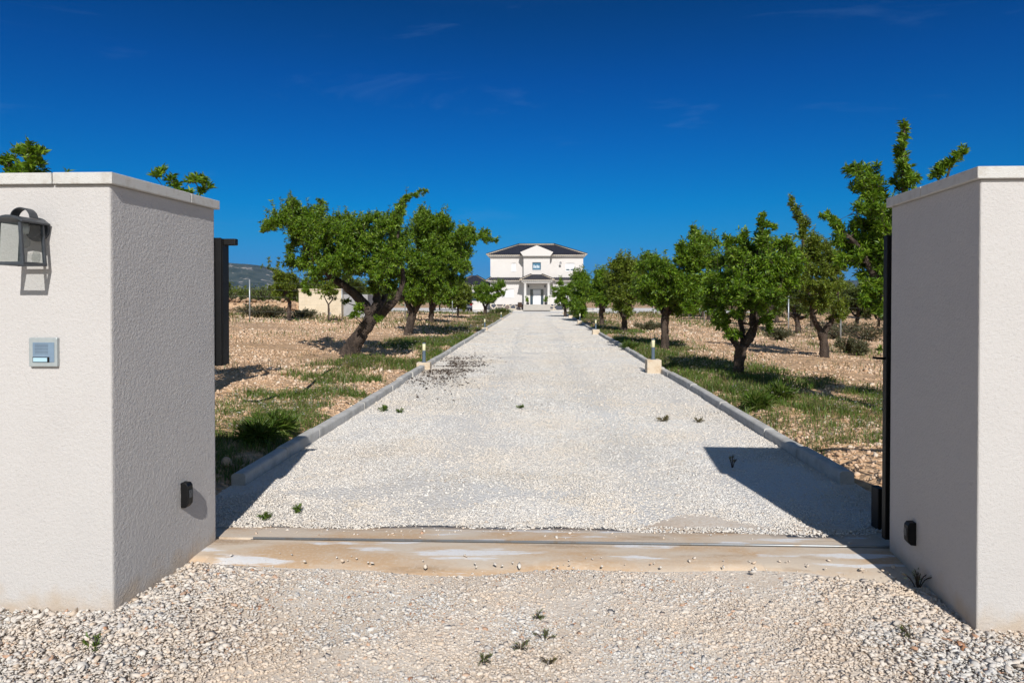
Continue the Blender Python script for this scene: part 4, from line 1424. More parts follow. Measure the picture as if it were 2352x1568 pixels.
pic_tree('almond_tree', 'tall loose almond tree rising behind the right gate wall', z5, 9.3, (760, 1420),
         [(760, 1420, .15), (765, 1330, .13), (770, 1230, .125), (765, 1150, .13)],
         [[(765, 1165, .09), (700, 1040, .07), (620, 880, .05), (540, 740, .03), (400, 600, .012)], [(768, 1160, .09), (760, 960, .07, .2), (700, 700, .05, .3), (620, 480, .03, .3), (540, 330, .015, .3)],
          [(770, 1160, .09), (800, 900, .07, -.1), (790, 600, .05, -.2), (785, 300, .025, -.2), (785, 100, .01, -.2)], [(775, 1150, .08), (880, 900, .06, .4), (950, 600, .04, .5), (1040, 280, .015, .5)]],
         [(785, 70, 22), (785, 118, 26), (782, 175, 30), (770, 235, 34), (770, 290, 38), (800, 350, 40), (845, 368, 32), (740, 410, 36), (800, 400, 36), (1115, 205, 24), (1085, 240, 28), (1040, 275, 32), (990, 315, 36), (950, 345, 34),
          (500, 320, 34), (540, 330, 42), (612, 310, 34), (560, 390, 50), (630, 390, 42), (520, 420, 34), (600, 460, 52), (660, 470, 52), (540, 520, 34), (620, 540, 60), (690, 540, 42), (540, 620, 50), (620, 630, 60),
          (690, 640, 52), (365, 560, 28), (400, 600, 30), (430, 640, 34), (440, 690, 38), (480, 730, 38), (550, 720, 52), (640, 740, 60), (680, 760, 52), (500, 790, 50), (580, 820, 58), (660, 830, 58), (450, 800, 40),
          (640, 920, 58), (680, 1000, 42), (600, 980, 42), (560, 900, 40), (650, 1060, 40), (600, 1050, 36), (690, 900, 50), (560, 1000, 34), (690, 1110, 36), (660, 1290, 16)], 12, M['leaf'], 0.08, 6400, 0.6, extra=bR0, leaf_w=0.26, rscale=1.12)
pic_tree('almond_tree', 'thin limbed almond tree growing just inside the right wire fence', z5, 19.6, (350, 1322),
         [(350, 1322, .135), (348, 1260, .115), (335, 1195, .12)],
         [[(335, 1205, .09), (300, 1140, .075), (280, 1060, .06), (260, 900, .04), (230, 680, .025), (190, 530, .012)], [(340, 1205, .09), (380, 1150, .075), (420, 1050, .05), (420, 900, .03)]],
         [(170, 482, 24), (190, 530, 28), (210, 580, 30), (250, 620, 38), (230, 680, 36), (280, 720, 46), (350, 745, 46), (250, 770, 55), (320, 810, 55), (390, 800, 46), (260, 860, 46), (340, 880, 46), (430, 860, 50),
          (280, 960, 60), (350, 960, 62), (420, 940, 52), (240, 1020, 42), (320, 1040, 50), (400, 1040, 52), (450, 1100, 36), (400, 1120, 34), (230, 930, 40)], 13, M['leaf_olive'], 0.095, 5200, 1.2)
eL = [(np.array([x, 9 + dy, z]), .4) for x, dy, z in ((-7.4, .2, 2.5), (-6.8, -.4, 2.2), (-7.0, .6, 2.8), (-8.2, 0, 2.4), (-7.8, .6, 2.9), (-6.2, .3, 2.0), (-8.4, -.4, 2.7), (-7.4, -.6, 2.9))]
pic_tree('almond_tree', 'almond tree of which only leaf tips top the left wall by the frame edge', z1, 9, (60, 1330), [(60, 1330, .16), (70, 1150, .14), (60, 950, .14)], [],
         [(150, 150, 30), (110, 185, 36), (200, 185, 40), (240, 180, 24), (60, 225, 36), (20, 250, 36), (160, 235, 44), (220, 245, 34), (110, 300, 60), (200, 320, 60), (40, 330, 60)], 14, M['leaf'], 0.095, 6400, .5, extra=eL)
eL = [(np.array([x, 9.2 + dy, z]), .36) for x, dy, z in ((-5.1, .2, 2.1), (-5.2, -.3, 1.8), (-5.5, .2, 2.3), (-5.3, .6, 2.4))]
pic_tree('almond_tree', 'almond tree showing leaf tips above the left wall over the gate catch', z1, 9.2, (1010, 1280), [(1010, 1280, .15), (1000, 1100, .13), (1005, 900, .13)], [],
         [(915, 285, 30), (870, 318, 22), (960, 340, 34), (1060, 345, 30), (1115, 345, 36), (1172, 378, 22), (1000, 380, 34), (1120, 400, 32), (940, 420, 50), (1060, 440, 50), (1000, 480, 60)], 15, M['leaf'], 0.095, 6400, .5, extra=eL)
# trees before the hut
pic_tree('almond_tree', 'scraggly olive almond tree with bare spikes left of the cream hut', z6, 33, (1120, 1215),
         [(1120, 1215, .1), (1122, 1060, .085), (1130, 900, .09)], [],
         [(735, 50, 18), (740, 110, 20), (735, 180, 26), (920, 60, 24), (900, 140, 28), (890, 220, 34), (1040, 20, 16), (600, 210, 24), (690, 240, 30), (780, 260, 42), (870, 320, 70), (960, 380, 95), (860, 450, 110), (1000, 500, 120),
          (1120, 420, 110), (900, 600, 110), (1050, 640, 110), (1180, 600, 90), (850, 720, 90), (1000, 760, 90), (1150, 740, 70), (880, 820, 60), (1230, 480, 80), (1130, 800, 40), (1240, 700, 50)], 16, M['leaf_olive'], 0.13, 4600, 1.3)
pic_tree('almond_tree', 'slim young almond tree in front of the cream hut', z6, 34, (1895, 1200),
         [(1895, 1200, .06), (1895, 1060, .05), (1890, 940, .05)], [[(1890, 950, .035), (1840, 860, .028), (1790, 740, .012)], [(1892, 950, .035), (1960, 860, .028), (2000, 740, .012)]],
         [(1780, 640, 80), (1900, 620, 100), (2000, 640, 90), (1850, 740, 80), (1980, 740, 80), (1700, 720, 50), (2060, 720, 50), (1760, 800, 36), (1920, 820, 40), (2010, 820, 40), (1640, 690, 36), (1900, 540, 70), (2040, 560, 60)], 17, M['leaf_olive'], 0.13, 3600, 0.9)


# far orchards: four kinds of tree, copied over the fields
def far_tree(seed, lean, lm):
    r = np.random.default_rng(seed)
    h = 0.75 + 0.25 * r.random()
    cl = []
    for k in range(24):
        a = r.random() * 2 * math.pi
        rad = 1.45 * math.sqrt(r.random())
        z = 1.25 + 1.35 * r.random() * (1 - 0.35 * rad / 1.45)
        cl.append((np.array([lean + rad * math.cos(a), rad * math.sin(a), z]), r.uniform(0.28, 0.5)))
    for k in range(5):
        a = r.random() * 2 * math.pi
        rad = r.uniform(0.3, 1.3)
        for q in range(2):
            cl.append((np.array([lean + rad * math.cos(a), rad * math.sin(a), 2.6 + 0.28 * q]), 0.16))
    return make_tree('almond_tree', 'tmp', (0, 0, 0), [((0, 0, -0.05), .15), ((lean * .2, .02, .45), .115), ((lean * .5, 0, h), .12)], [], cl, seed, lm, 0.17, 3800, twigs=False)


protos = [far_tree(101, 0.15, M['leaf_far']), far_tree(102, -0.25, M['leaf_far']), far_tree(103, 0.3, M['leaf_olive']), far_tree(104, 0.0, M['leaf_far'])]
spots = []
for iy in range(14):
    for ix in range(16):
        x = 14.5 + ix * 5.2 + random.uniform(-.6, .6)
        y = 31 + iy * 6.4 + random.uniform(-.6, .6)
        px = 1236 + x / y * 1568
        if 1380 < px < 2230 and (y > 36 or x > 17) and (y < 72 or x > 28):
            spots.append((x, y, 'r'))
for iy in range(10):
    for ix in range(16):
        x = -9.5 - ix * 5.6 + random.uniform(-.8, .8)
        y = 46 + iy * 6.6 + random.uniform(-.8, .8)
        px = 1236 + x / y * 1568
        if 330 < px < 960 and not (-18 < x < -8 and y < 52) and not (y > 68 and x > -25.5) and not (480 < px < 660 and y < 74):
            spots.append((x, y, 'l'))
used = set()
LAB = {'l': ('distant almond tree in the left orchard behind the wire fence', 'almond trees in the left orchard'),
       'r': ('distant almond tree in the right orchard behind the wire fence', 'almond trees in the right orchard')}
for k, (x, y, sd) in enumerate(spots):
    q = k % 4
    p = protos[q]
    if q in used:
        c = p.copy()
        COL.objects.link(c)
        for ch in p.children:
            d = ch.copy()
            COL.objects.link(d)
            d.parent = c
    else:
        c = p
        used.add(q)
    c.location = (x, y, float(gz(x, y)) - 0.03)
    c.rotation_euler = (0, 0, random.uniform(0, 6.28))
    s = random.uniform(0.82, 1.15)
    c.scale = (s, s, s * random.uniform(0.9, 1.1))
    tag(c, LAB[sd][0], 'tree', LAB[sd][1])

# the wood beyond, one mass
n = 90000
y = rng.uniform(118, 420, n)
x = rng.uniform(-1, 1, n) * (y * 0.85)
hh = 2.2 + 2.6 * fbm(x, y, 0.11, 12)
k = (fbm(x, y, 0.16, 14) > 0.42) & ~((np.abs(x) < 30) & (y < 125))
x, y, hh = x[k], y[k], hh[k]
P = np.stack([x, y, gz(x, y) + hh * rng.random(len(x)) ** 0.6], -1)
D = rng.normal(0, 1, (len(P), 3))
D /= np.linalg.norm(D, axis=1, keepdims=True)
ln = rng.uniform(0.5, 1.1, len(P)) * (y / 200)
V, Fa = leaf_mesh(P, D, ln, ln * 0.7, rng)
mesh_np('far_woodland', V, Fa, M['leaf_far'])['kind'] = 'stuff'


# ------------------------------------------------------------------ shrubs, weeds
def shrub(x, y, r_, h, label, lm, seed, group=None, name='shrub', n=900, ll=0.10, cat='shrub', lw=0.22):
    r = np.random.default_rng(seed)
    z = float(gz(x, y))
    t = thing(name, label, cat, (x, y, z), 0, group)
    ns = max(7, int(n / 40))
    st = MB()
    P, D = [], []
    for k in range(ns):
        a = r.random() * 2 * math.pi
        sp = r.random() ** 0.5
        e = np.array([math.cos(a) * r_ * sp, math.sin(a) * r_ * sp, h * (1 - 0.45 * sp * sp) * r.uniform(0.7, 1.05)])
        m_ = e * 0.5 + np.array([0, 0, 0.12 * h])
        V, Fs = tube(spline([(0, 0, -0.02), m_, e], 3), [0.012 * h + 0.002] * 6 + [0.002], 4, False)
        st.add(V, Fs, True)
        u = r.random((int(n / ns), 1)) ** 0.6
        pts = u * u * e + 2 * u * (1 - u) * m_
        P.append(pts + r.normal(0, 0.05 * r_, pts.shape))
        dd = r.normal(0, 0.7, pts.shape) + e / np.linalg.norm(e)
        D.append(dd / np.linalg.norm(dd, axis=1, keepdims=True))
    P = np.concatenate(P)
    D = np.concatenate(D)
    ln = ll * r.uniform(0.5, 1.2, len(P))
    V, Fa = leaf_mesh(P, D, ln, ln * lw, r)
    st.build('stem', M['bark'], t)
    mesh_np('leaves', V, Fa, lm, t)
    return t


for i, (px, py, Y, r_, h, lm, lab) in enumerate([
    (590, 722, 35, 1.2, 0.75, 'scrub', 'low grey scrub right of the left fence post'), (625, 728, 36, 1.0, 0.6, 'scrub', 'low grey scrub between fence post and cream hut'),
    (548, 700, 50, 1.4, 1.2, 'scrub', 'rounded dark scrub beyond the fence beside the gate catch'), (605, 680, 44, 1.5, 1.7, 'leaf_far', 'bushy dark green shrub beyond the left fence post'),
    (700, 732, 36, 0.9, 0.5, 'scrub', 'low scrub at the foot of the cream hut'), (1950, 800, 22.5, 0.55, 0.5, 'scrub', 'dry thorny scrub along the right fence near its first post'),
    (1975, 803, 21.5, 0.22, 0.3, 'scrub', 'small green bush at the foot of the nearest right fence post'), (1790, 770, 29, 0.6, 0.5, 'scrub', 'dry scrub along the right fence behind the forked tree'),
    (1490, 752, 34, 0.8, 0.45, 'scrub', 'dark low shrub behind the second tree trunk on the right'), (1920, 745, 33, 2.0, 0.9, 'scrub', 'dark scrub patch below the stone bank on the right'),
    (1990, 760, 31, 1.8, 0.9, 'scrub', 'dark scrub patch beside the open gate on the right'), (1150, 712, 69, 1.2, 0.5, 'leaf_far', 'low green shrub by the kerb at the villa end')]):
    p = at(px, py, Y)
    shrub(p[0], Y, r_, h, lab, M[lm], 300 + i, n=1500, ll=0.10 + 0.002 * Y)

# weeds in the gravel
wl = [(882, 945, .10, .12, 'green weed sprawling on the gravel by the left kerb'), (918, 948, .08, .10, 'flat green weed just inside the left kerb'), (1197, 938, .09, .07, 'flat weed in the middle of the gravel drive'),
      (1523, 968, .10, .13, 'dry weed tuft on the drive left of its twin'), (1603, 970, .09, .10, 'dry weed tuft on the drive by the right kerb'), (683, 1178, .07, .08, 'small weed on the gravel by the left wall shadow'),
      (608, 1192, .06, .06, 'tiny weed at the edge of the left wall shadow'), (1682, 1075, .05, .22, 'dry stalk at the tip of the right wall shadow'), (2108, 1352, .12, .20, 'weed growing along the foot of the right gate wall'),
      (215, 1492, .09, .08, 'broad leaved weed in the gravel before the left wall'), (1250, 1468, .07, .05, 'tiny weed in the gravel before the gateway'), (1195, 1490, .07, .05, 'tiny weed nearest the bottom frame edge, centre'),
      (1110, 1520, .06, .05, 'tiny weed low in the gravel foreground'), (1262, 1525, .06, .05, 'tiny dry weed low in the gravel foreground'), (2092, 1465, .07, .10, 'small weed in the gravel before the right wall'),
      (1235, 1420, .05, .05, 'tiny weed below the concrete strip')]
for i, (px, py, r_, h, lab) in enumerate(wl):
    p = gnd(px, py)
    fg = py > 1300
    lm_ = M['dry_grass'] if i in (3, 4, 7, 13) else M['leaf_far'] if fg and i != 9 else M['grass']
    t = shrub(p[0], p[1], r_ * .8, h * .6, lab, lm_, 400 + i, 'weeds in the gravel', 'weed', 70 if fg else 24 if i == 7 else 170, 0.016 if fg and i != 9 else 0.03 if h < .11 else .045, 'weed', 0.26)
    t.location.z = 0.005
# bigger grass tussocks in the verge
for i, (px, py, r_, h, lab) in enumerate([(625, 1000, .22, .24, 'tall dark grass tussock by the left kerb near the wall'), (1740, 935, .2, .17, 'grass tussock beside the right kerb in front of the forked tree'),
                                          (590, 1012, .18, .16, 'grass tussock nearest the left wall'), (1790, 912, .22, .17, 'grass tussock behind the right kerb in tree shade'),
                                          (1447, 797, .24, .2, 'round green tussock by the right kerb beyond the first bollard')]):
    p = gnd(px, py, 0.1)
    shrub(p[0], p[1], r_, h, lab, M['grass'], 460 + i, 'tussocks on the verges', 'grass_tussock', 900, 0.16, 'grass tussock', 0.06)

# irrigation hose across the stony verge
pts = []
for (px, py) in ((560, 922), (600, 918), (650, 905), (690, 898), (715, 885), (735, 868), (760, 852), (790, 840)):
    p = gnd(px, py, 0.12)
    pts.append((p[0], p[1], float(gz(p[0], p[1])) + 0.025))
o = MB().tube(spline(pts, 6), 0.014, 8).build('irrigation_hose', M['hose'])
tag(o, 'black irrigation hose lying on the soil at the leaning tree', 'hose')
# single field stones
for (px, py, s, lab) in ((571, 735, .42, 'pale boulder at the foot of the left fence post'), (652, 860, .22, 'pale stone lying on the left field before the leaning tree'), (925, 832, .12, 'cream stone beside the leaning trunk'),
                         (520, 1052, .2, 'flat stone in the shade behind the left wall'), (1625, 890, .16, 'pinkish stone on the grass verge near the right kerb')):
    p = gnd(px, py, 0.15 if px > 500 else 0)
    Y = p[1] if py > 740 else 32
    p = at(px, py, Y)
    P = np.array([[p[0], p[1], float(gz(p[0], p[1])) + s * 0.2]])
    o = stones('field_stone', P, np.array([s]), M['clod'], ICO, 0.2, (0.5, 0.6), 0.2, None)
    del o['kind']
    tag(o, lab, 'stone', 'single stones on the fields')
    ss = o.modifiers.new('s', 'SUBSURF')
    ss.levels = ss.render_levels = 2


# ------------------------------------------------------------------ wire fences
def fence(name, label, pts, h, wires):
    t = thing(name, label, 'wire fence', (0, 0, 0))
    P = [np.array([x, y, float(gz(x, y))]) for x, y in pts]
    for p in P:
        MB().tube([p - np.array([0, 0, .1]), p + np.array([0, 0, h])], 0.03, 10).build('fence_post', M['steel'], t)
    mb = MB()
    for k in range(wires):
        z = 0.12 + (h - 0.2) * k / (wires - 1)
        mb.tube([p + np.array([0, 0.03, z]) for p in P], 0.0022, 4)
    mb.build('fence_wires', M['steel'], t)


fence('wire_fence', 'thin wire fence on steel posts beside the right field', [(11.4 + 0.1 * math.sin(k), 16 + 5.2 * k) for k in range(11)], 1.9, 6)
fence('wire_fence', 'thin wire fence on steel posts across the left field', [(-27.5, 27.6), (-20.2, 28.9), (-12.95, 30.2), (-10.3, 35.5), (-8.0, 40.8), (-5.8, 46)], 1.9, 6)

# ------------------------------------------------------------------ cream hut
hy = 41
hxl, hxr = at(686, 700, hy)[0], at(785, 700, hy)[0]
hz = float(gz((hxl + hxr) / 2, hy))
ht = at(700, 664, hy)[2] - hz
t = thing('utility_hut', 'small cream rendered flat roofed hut in the left field', 'hut', (hxl, hy, hz))
w = hxr - hxl
mb = MB()
mb.box(0, w, 0, 2.4, -0.3, ht - 0.06)
mb.build('hut_wall', M['hut'], t, 0.02)
MB().box(-0.05, w + 0.05, -0.05, 2.45, ht - 0.059, ht + 0.02).build('flat_roof', M['hut'], t, 0.02)
MB().box(-1.6, w * 0.62, -0.6, -0.01, -0.3, 0.20).build('plinth', M['hut'], t, 0.02)
MB().box(w + 0.001, w + 1.5, 0.35, 2.0, -0.3, ht * 0.8).build('annex', M['hut_grey'], t, 0.02)
MB().box(w * 0.7, w * 0.7 + 0.14, -0.02, 0.0, 0.03, 0.2).build('vent', M['hut_grey'], t)
# stone banks
for (x0, x1, y0, h, n, lab) in ((-20, -11.6, 42.5, 0.9, 700, 'bank of reddish field stones beside the cream hut'), (15.5, 34, 37, 0.75, 1000, 'long terrace bank of loose stones in the right orchard')):
    x = rng.uniform(x0, x1, n)
    u = rng.random(n)
    y = y0 + rng.normal(0, 0.45, n)
    z = gz(x, y) + u * h * np.clip(1 - np.abs(y - y0) / 1.2, 0, 1)
    P = np.stack([x - (x0 + x1) / 2, y - y0, z], -1)
    t = thing('stone_bank', lab, 'stone bank', ((x0 + x1) / 2, y0, 0))
    bs_ = stones('bank_stones', P, lognorm(n, 0.24, 0.35, 0.1, 0.6), M['rubble'], ICO, 0.4, (0.55, 0.8), 0.25, t)
    bs_['kind'] = 'stuff'
    zb_ = float(gz((x0 + x1) / 2, y0))
    MB().yprism([(-1.1, zb_ - 0.4), (1.1, zb_ - 0.4), (0.45, zb_ + h * 0.75), (-0.3, zb_ + h * 0.75)], -(x1 - x0) / 2, (x1 - x0) / 2).build('bank_core', M['soil'], t)

# ------------------------------------------------------------------ villa
HY = 86.0
V0 = thing('villa', 'white two storey villa with dark hipped tile roof and columned porch', 'house', (0, HY, 0))
hx = lambda zx: -11.354 + .009643 * zx
hzf = lambda zy: 10.9 - .009643 * zy
XL, XR = hx(553), hx(1763)
BL, BR = hx(990), hx(1328)
by = -1.25               # the projecting bay over the porch
DEP = 7.6
ZE = hzf(437)
ztop_bay = hzf(430)
fl = hzf(1050)           # porch floor
mb = MB()


def wall_with_holes(x0, x1, z0, z1, y, holes, th=0.25):
    """A front wall at y with real openings; holes: (x0, x1, z0, z1)."""
    b = MB()
    xs = sorted({x0, x1, *[h[0] for h in holes], *[h[1] for h in holes]})
    for a, c in zip(xs[:-1], xs[1:]):
        hs = sorted([h for h in holes if h[0] <= a + 1e-6 and h[1] >= c - 1e-6], key=lambda h: h[2])
        z = z0
        for h in hs:
            if h[2] > z + 1e-6: b.box(a, c, y, y + th, z, h[2])
            z = h[3]
        if z1 > z: b.box(a, c, y, y + th, z, z1)
    return b


W_UL = (hx(832), hx(888), hzf(614), hzf(510))
W_UR = (hx(1537), hx(1650), hzf(612), hzf(512))
W_LL = (hx(720), hx(860), hzf(954), hzf(850))
W_LR = (hx(1465), hx(1605), hzf(954), hzf(850))
W_B = (hx(1103), hx(1213), hzf(606), hzf(507))
DOOR = (hx(1073), hx(1248), fl, hzf(850))
fw = wall_with_holes(XL, BL, 0.0, ZE, 0, [W_UL, W_LL])
fw.V += []
o = wall_with_holes(XL, BL, 0.0, ZE, 0, [W_UL, W_LL]).build('front_wall', M['house_wall'], V0)
wall_with_holes(BR, XR, 0.0, ZE, 0, [W_UR, W_LR]).build('front_wall', M['house_wall'], V0)
wall_with_holes(BL + .001, BR - .001, fl, 3.75, 0.002, [DOOR]).build('porch_wall', M['house_wall'], V0)
wall_with_holes(BL, BR, 3.75, ztop_bay, by, [W_B]).build('bay_wall', M['house_wall'], V0)
mb = MB()
mb.box(BL, BL + .25, by + .251, -.001, 3.75, ztop_bay)
mb.box(BR - .25, BR, by + .251, -.001, 3.75, ztop_bay)
mb.box(BL + .251, BR - .251, by + .251, 0.0, 3.752, 3.9)
mb.build('bay_side', M['house_wall'], V0)
mb = MB()
mb.box(XL, XL + .25, .251, DEP, 0, ZE)
mb.box(XR - .25, XR, .251, DEP, 0, ZE)
mb.box(XL + .251, XR - .251, DEP - .25, DEP, 0, ZE)
mb.box(XL + .251, XR - .251, .251, DEP - .251, 3.2, 3.4)
mb.build('outer_wall', M['house_wall'], V0)
# plinth of crazy paving
for a, c in ((XL - .03, BL - .02), (BR + .02, XR + .03)):
    MB().box(a, c, -0.04, -0.002, 0.12, hzf(1048)).build('stone_plinth', M['crazy'], V0)
MB().box(XL - 1.5, XR + 1.5, -2.6, -0.003, -0.05, 0.10).build('terrace', M['paving'], V0)
# porch: columns, floor and steps
for a, c in ((hx(992), hx(1030)), (hx(1293), hx(1327))):
    mb = MB()
    cx = (a + c) / 2
    mb.lathe((cx, by - 0.55, fl), [(.20, 0), (.20, .1), (.165, .14), (.165, 2.62), (.20, 2.68), (.20, 2.76)], 20)
    mb.build('column', M['house_trim'], V0)
nst = 4
mb = MB()
for k in range(nst):
    mb.box(BL - .0, BR + .05, by - 0.85 - .3 * (nst - 1 - k), by - 0.851 - .3 * (nst - 2 - k) if k < nst - 1 else -0.002, 0.101 if k == 0 else 0.101 + (fl - .1) * k / nst, 0.10 + (fl - .1) * (k + 1) / nst)
mb.build('step', M['step_stone'], V0, 0.012)
# porch ceiling beam and fascia
PZ = hzf(760)
PXL, PXR = hx(965), hx(1365)
mb = MB()
mb.box(BL - .06, BR + .06, by - 0.80, by - 0.32, PZ - .14, PZ)
mb.box(BL - .06, BL + .34, by - .319, -.002, PZ - .14, PZ)
mb.box(BR - .34, BR + .06, by - .319, -.002, PZ - .14, PZ)
mb.box(BL + .341, BR - .341, by - .319, -.003, PZ - .02, PZ - .001)
mb.build('porch_beam', M['house_trim'], V0)
mb = MB()
mb.box(PXL, PXR, by - 0.92, -0.001, PZ + .001, PZ + .13)
mb.box(PXL - .1, PXR + .1, by - 1.02, -0.001, PZ + .131, PZ + .24)
mb.build('porch_cornice', M['house_trim'], V0)


def tiled(poly_low, poly_high, name, parent, pitch=0.24):
    """A tiled slope between a low edge and a high edge (two end points each), with rounded tile rows down it."""
    a0, a1 = np.array(poly_low[0], float), np.array(poly_low[1], float)
    b0, b1 = np.array(poly_high[0], float), np.array(poly_high[1], float)
    e = (a1 - a0)
    Ltot = np.linalg.norm(e)
    e /= Ltot
    up = ((b0 + b1) / 2 - (a0 + a1) / 2)
    up = up - e * up.dot(e)
    hgt = np.linalg.norm(up)
    up /= hgt
    nrm = np.cross(e, up)
    if nrm[2] < 0: nrm = -nrm
    u0, u1 = (b0 - a0).dot(e), (b1 - a0).dot(e)
    mb = MB()
    nt = max(2, int(Ltot / pitch))
    for k in range(nt):
        for q in range(4):
            ua, ub = Ltot * (k + q / 4) / nt, Ltot * (k + (q + 1) / 4) / nt

            def top(u):
                if u < u0: return hgt * u / max(u0, 1e-6)
                if u > u1: return hgt * (Ltot - u) / max(Ltot - u1, 1e-6)
                return hgt
            za = 0.055 * abs(math.sin(math.pi * (q / 4)))
            zb = 0.055 * abs(math.sin(math.pi * ((q + 1) / 4)))
            pa, pb = a0 + e * ua, a0 + e * ub
            ta, tb = pa + up * top(ua), pb + up * top(ub)
            mb.add([pa + nrm * za, pb + nrm * zb, tb + nrm * zb, ta + nrm * za], [(0, 1, 2, 3)], True)
    return mb.build(name, M['roof_tile'], parent)


def ridge(pts, parent, r=0.085):
    V, Fs = tube(pts, r, 8)
    o = MB().add(V, Fs, True).build('ridge_tiles', M['roof_tile'], parent)
    V, Fs = tube([np.array(p) - np.array([0, 0.03, 0.085]) for p in pts], r * 1.05, 8)
    MB().add(V, Fs, True).build('ridge_mortar', M['mortar'], parent)
    return o


def eave(x0, x1, y, z, parent, pitch=0.24):
    """Cream mortar under the ends of the tiles along a front eave."""
    mb = MB()
    n = int((x1 - x0) / pitch)
    for k in range(n):
        x = x0 + (x1 - x0) * (k + 0.5) / n
        mb.tube([(x, y - 0.02, z - 0.02), (x, y + 0.25, z + 0.05)], 0.066, 8)
    mb.build('eave_mortar', M['mortar'], parent)


# main roof
RZ = hzf(405) + .02
ex0, ex1, ey0, ey1 = hx(505), hx(1808), -0.5, DEP + 0.5
rz_ = 8.58
rx0, rx1, ry = -2.5, 2.1, (ey0 + ey1) / 2
roof = tiled(((ex0, ey0, RZ), (ex1, ey0, RZ)), ((rx0, ry, rz_), (rx1, ry, rz_)), 'roof', V0)
tiled(((ex1, ey0, RZ), (ex1, ey1, RZ)), ((rx1, ry, rz_), (rx1, ry, rz_)), 'roof_slope', roof)
tiled(((ex0, ey1, RZ), (ex0, ey0, RZ)), ((rx0, ry, rz_), (rx0, ry, rz_)), 'roof_slope', roof)
tiled(((ex1, ey1, RZ), (ex0, ey1, RZ)), ((rx1, ry, rz_), (rx0, ry, rz_)), 'roof_slope', roof)
up_ = np.array([0, 0, 0.10])
ridge([np.array(p) + up_ for p in ((rx0, ry, rz_), (rx1, ry, rz_))], roof)
for p, q_ in (((ex0, ey0, RZ), (rx0, ry, rz_)), ((ex1, ey0, RZ), (rx1, ry, rz_)), ((ex0, ey1, RZ), (rx0, ry, rz_)), ((ex1, ey1, RZ), (rx1, ry, rz_))):
    ridge([np.array(p) + up_, np.array(q_) + up_], roof)
eave(ex0 + .1, ex1 - .1, ey0, RZ - 0.055, roof)
mb = MB()
mb.box(ex0 + .12, ex1 - .12, ey0 + .10, ey1 - .10, RZ - .17, RZ - .05)
mb.box(ex0 + .26, ex1 - .26, ey0 + .26, ey1 - .26, RZ - .31, RZ - .1705)
mb.build('cornice', M['house_trim'], V0)
# pediment over the bay
pxl, pxr, pap = hx(948), hx(1370), hx(1160)
pzb, pze, pza = hzf(428), hzf(378), hzf(292)
py0 = by - 0.45
MB().xprism([(BL - .05, pzb), (BR + .05, pzb), (pxr, pze), (pap, pza), (pxl, pze)], py0, 0.4).build('pediment', M['house_wall'], V0)
mb = MB()
mb.add([(pxl - .03, py0 - .03, pze), (pap, py0 - .03, pza + .05), (pap, 3.0, pza + .05), (pxl - .03, 1.2, pze)], [(0, 1, 2, 3)])
mb.add([(pxr + .03, py0 - .03, pze), (pxr + .03, 1.2, pze), (pap, 3.0, pza + .05), (pap, py0 - .03, pza + .05)], [(0, 1, 2, 3)])
mb.build('pediment_roof', M['roof_tile'], V0)
mb = MB()
mb.box(BL - .03, BR + .03, by - .04, by - .002, pzb - .26, pzb - .005)
mb.build('bay_band', M['house_trim'], V0)
# skirt roof between the storeys
SZ = hzf(735)
for a, c in ((hx(505), hx(946)), (hx(1378), hx(1808))):
    left = a < 0
    lo = ((a, -.62, SZ), (c, -.62, SZ))
    hi = ((a + .5 if left else a, -.02, SZ + .34), (c if left else c - .5, -.02, SZ + .34))
    sk = tiled(lo, hi, 'skirt_roof', V0)
    eave(a + .05, c - .02, -.62, SZ - .045, sk)
    e_ = np.array([0, 0, .07])
    if left: ridge([np.array(lo[0]) + e_, np.array(hi[0]) + e_], sk, .07)
    else: ridge([np.array(lo[1]) + e_, np.array(hi[1]) + e_], sk, .07)
    mb = MB()
    mb.box(a + .12, c, -.52, -.002, SZ - .14, SZ - .04)
    mb.box(a + .28, c, -.36, -.003, SZ - .26, SZ - .1405)
    mb.build('skirt_cornice', M['house_trim'], V0)
# porch roof
lo = ((hx(942), by - 1.12, PZ + .27), (hx(1383), by - 1.12, PZ + .27))
hi = ((hx(1088), by - .02, hzf(665)), (hx(1228), by - .02, hzf(665)))
pr = tiled(lo, hi, 'porch_roof', V0)
tiled(((lo[1][0], by - 1.12, PZ + .27), (lo[1][0], -.02, PZ + .27)), ((hi[1][0], by - .02, hi[1][2]), (hi[1][0] , -.02, hi[1][2])), 'porch_roof_slope', pr)
tiled(((lo[0][0], -.02, PZ + .27), (lo[0][0], by - 1.12, PZ + .27)), ((hi[0][0], -.02, hi[0][2]), (hi[0][0], by - .02, hi[0][2])), 'porch_roof_slope', pr)
e_ = np.array([0, 0, .07])
ridge([np.array(lo[0]) + e_, np.array(hi[0]) + e_], pr, .08)
ridge([np.array(lo[1]) + e_, np.array(hi[1]) + e_], pr, .08)
eave(lo[0][0] + .1, lo[1][0] - .1, by - 1.12, PZ + .235, pr)


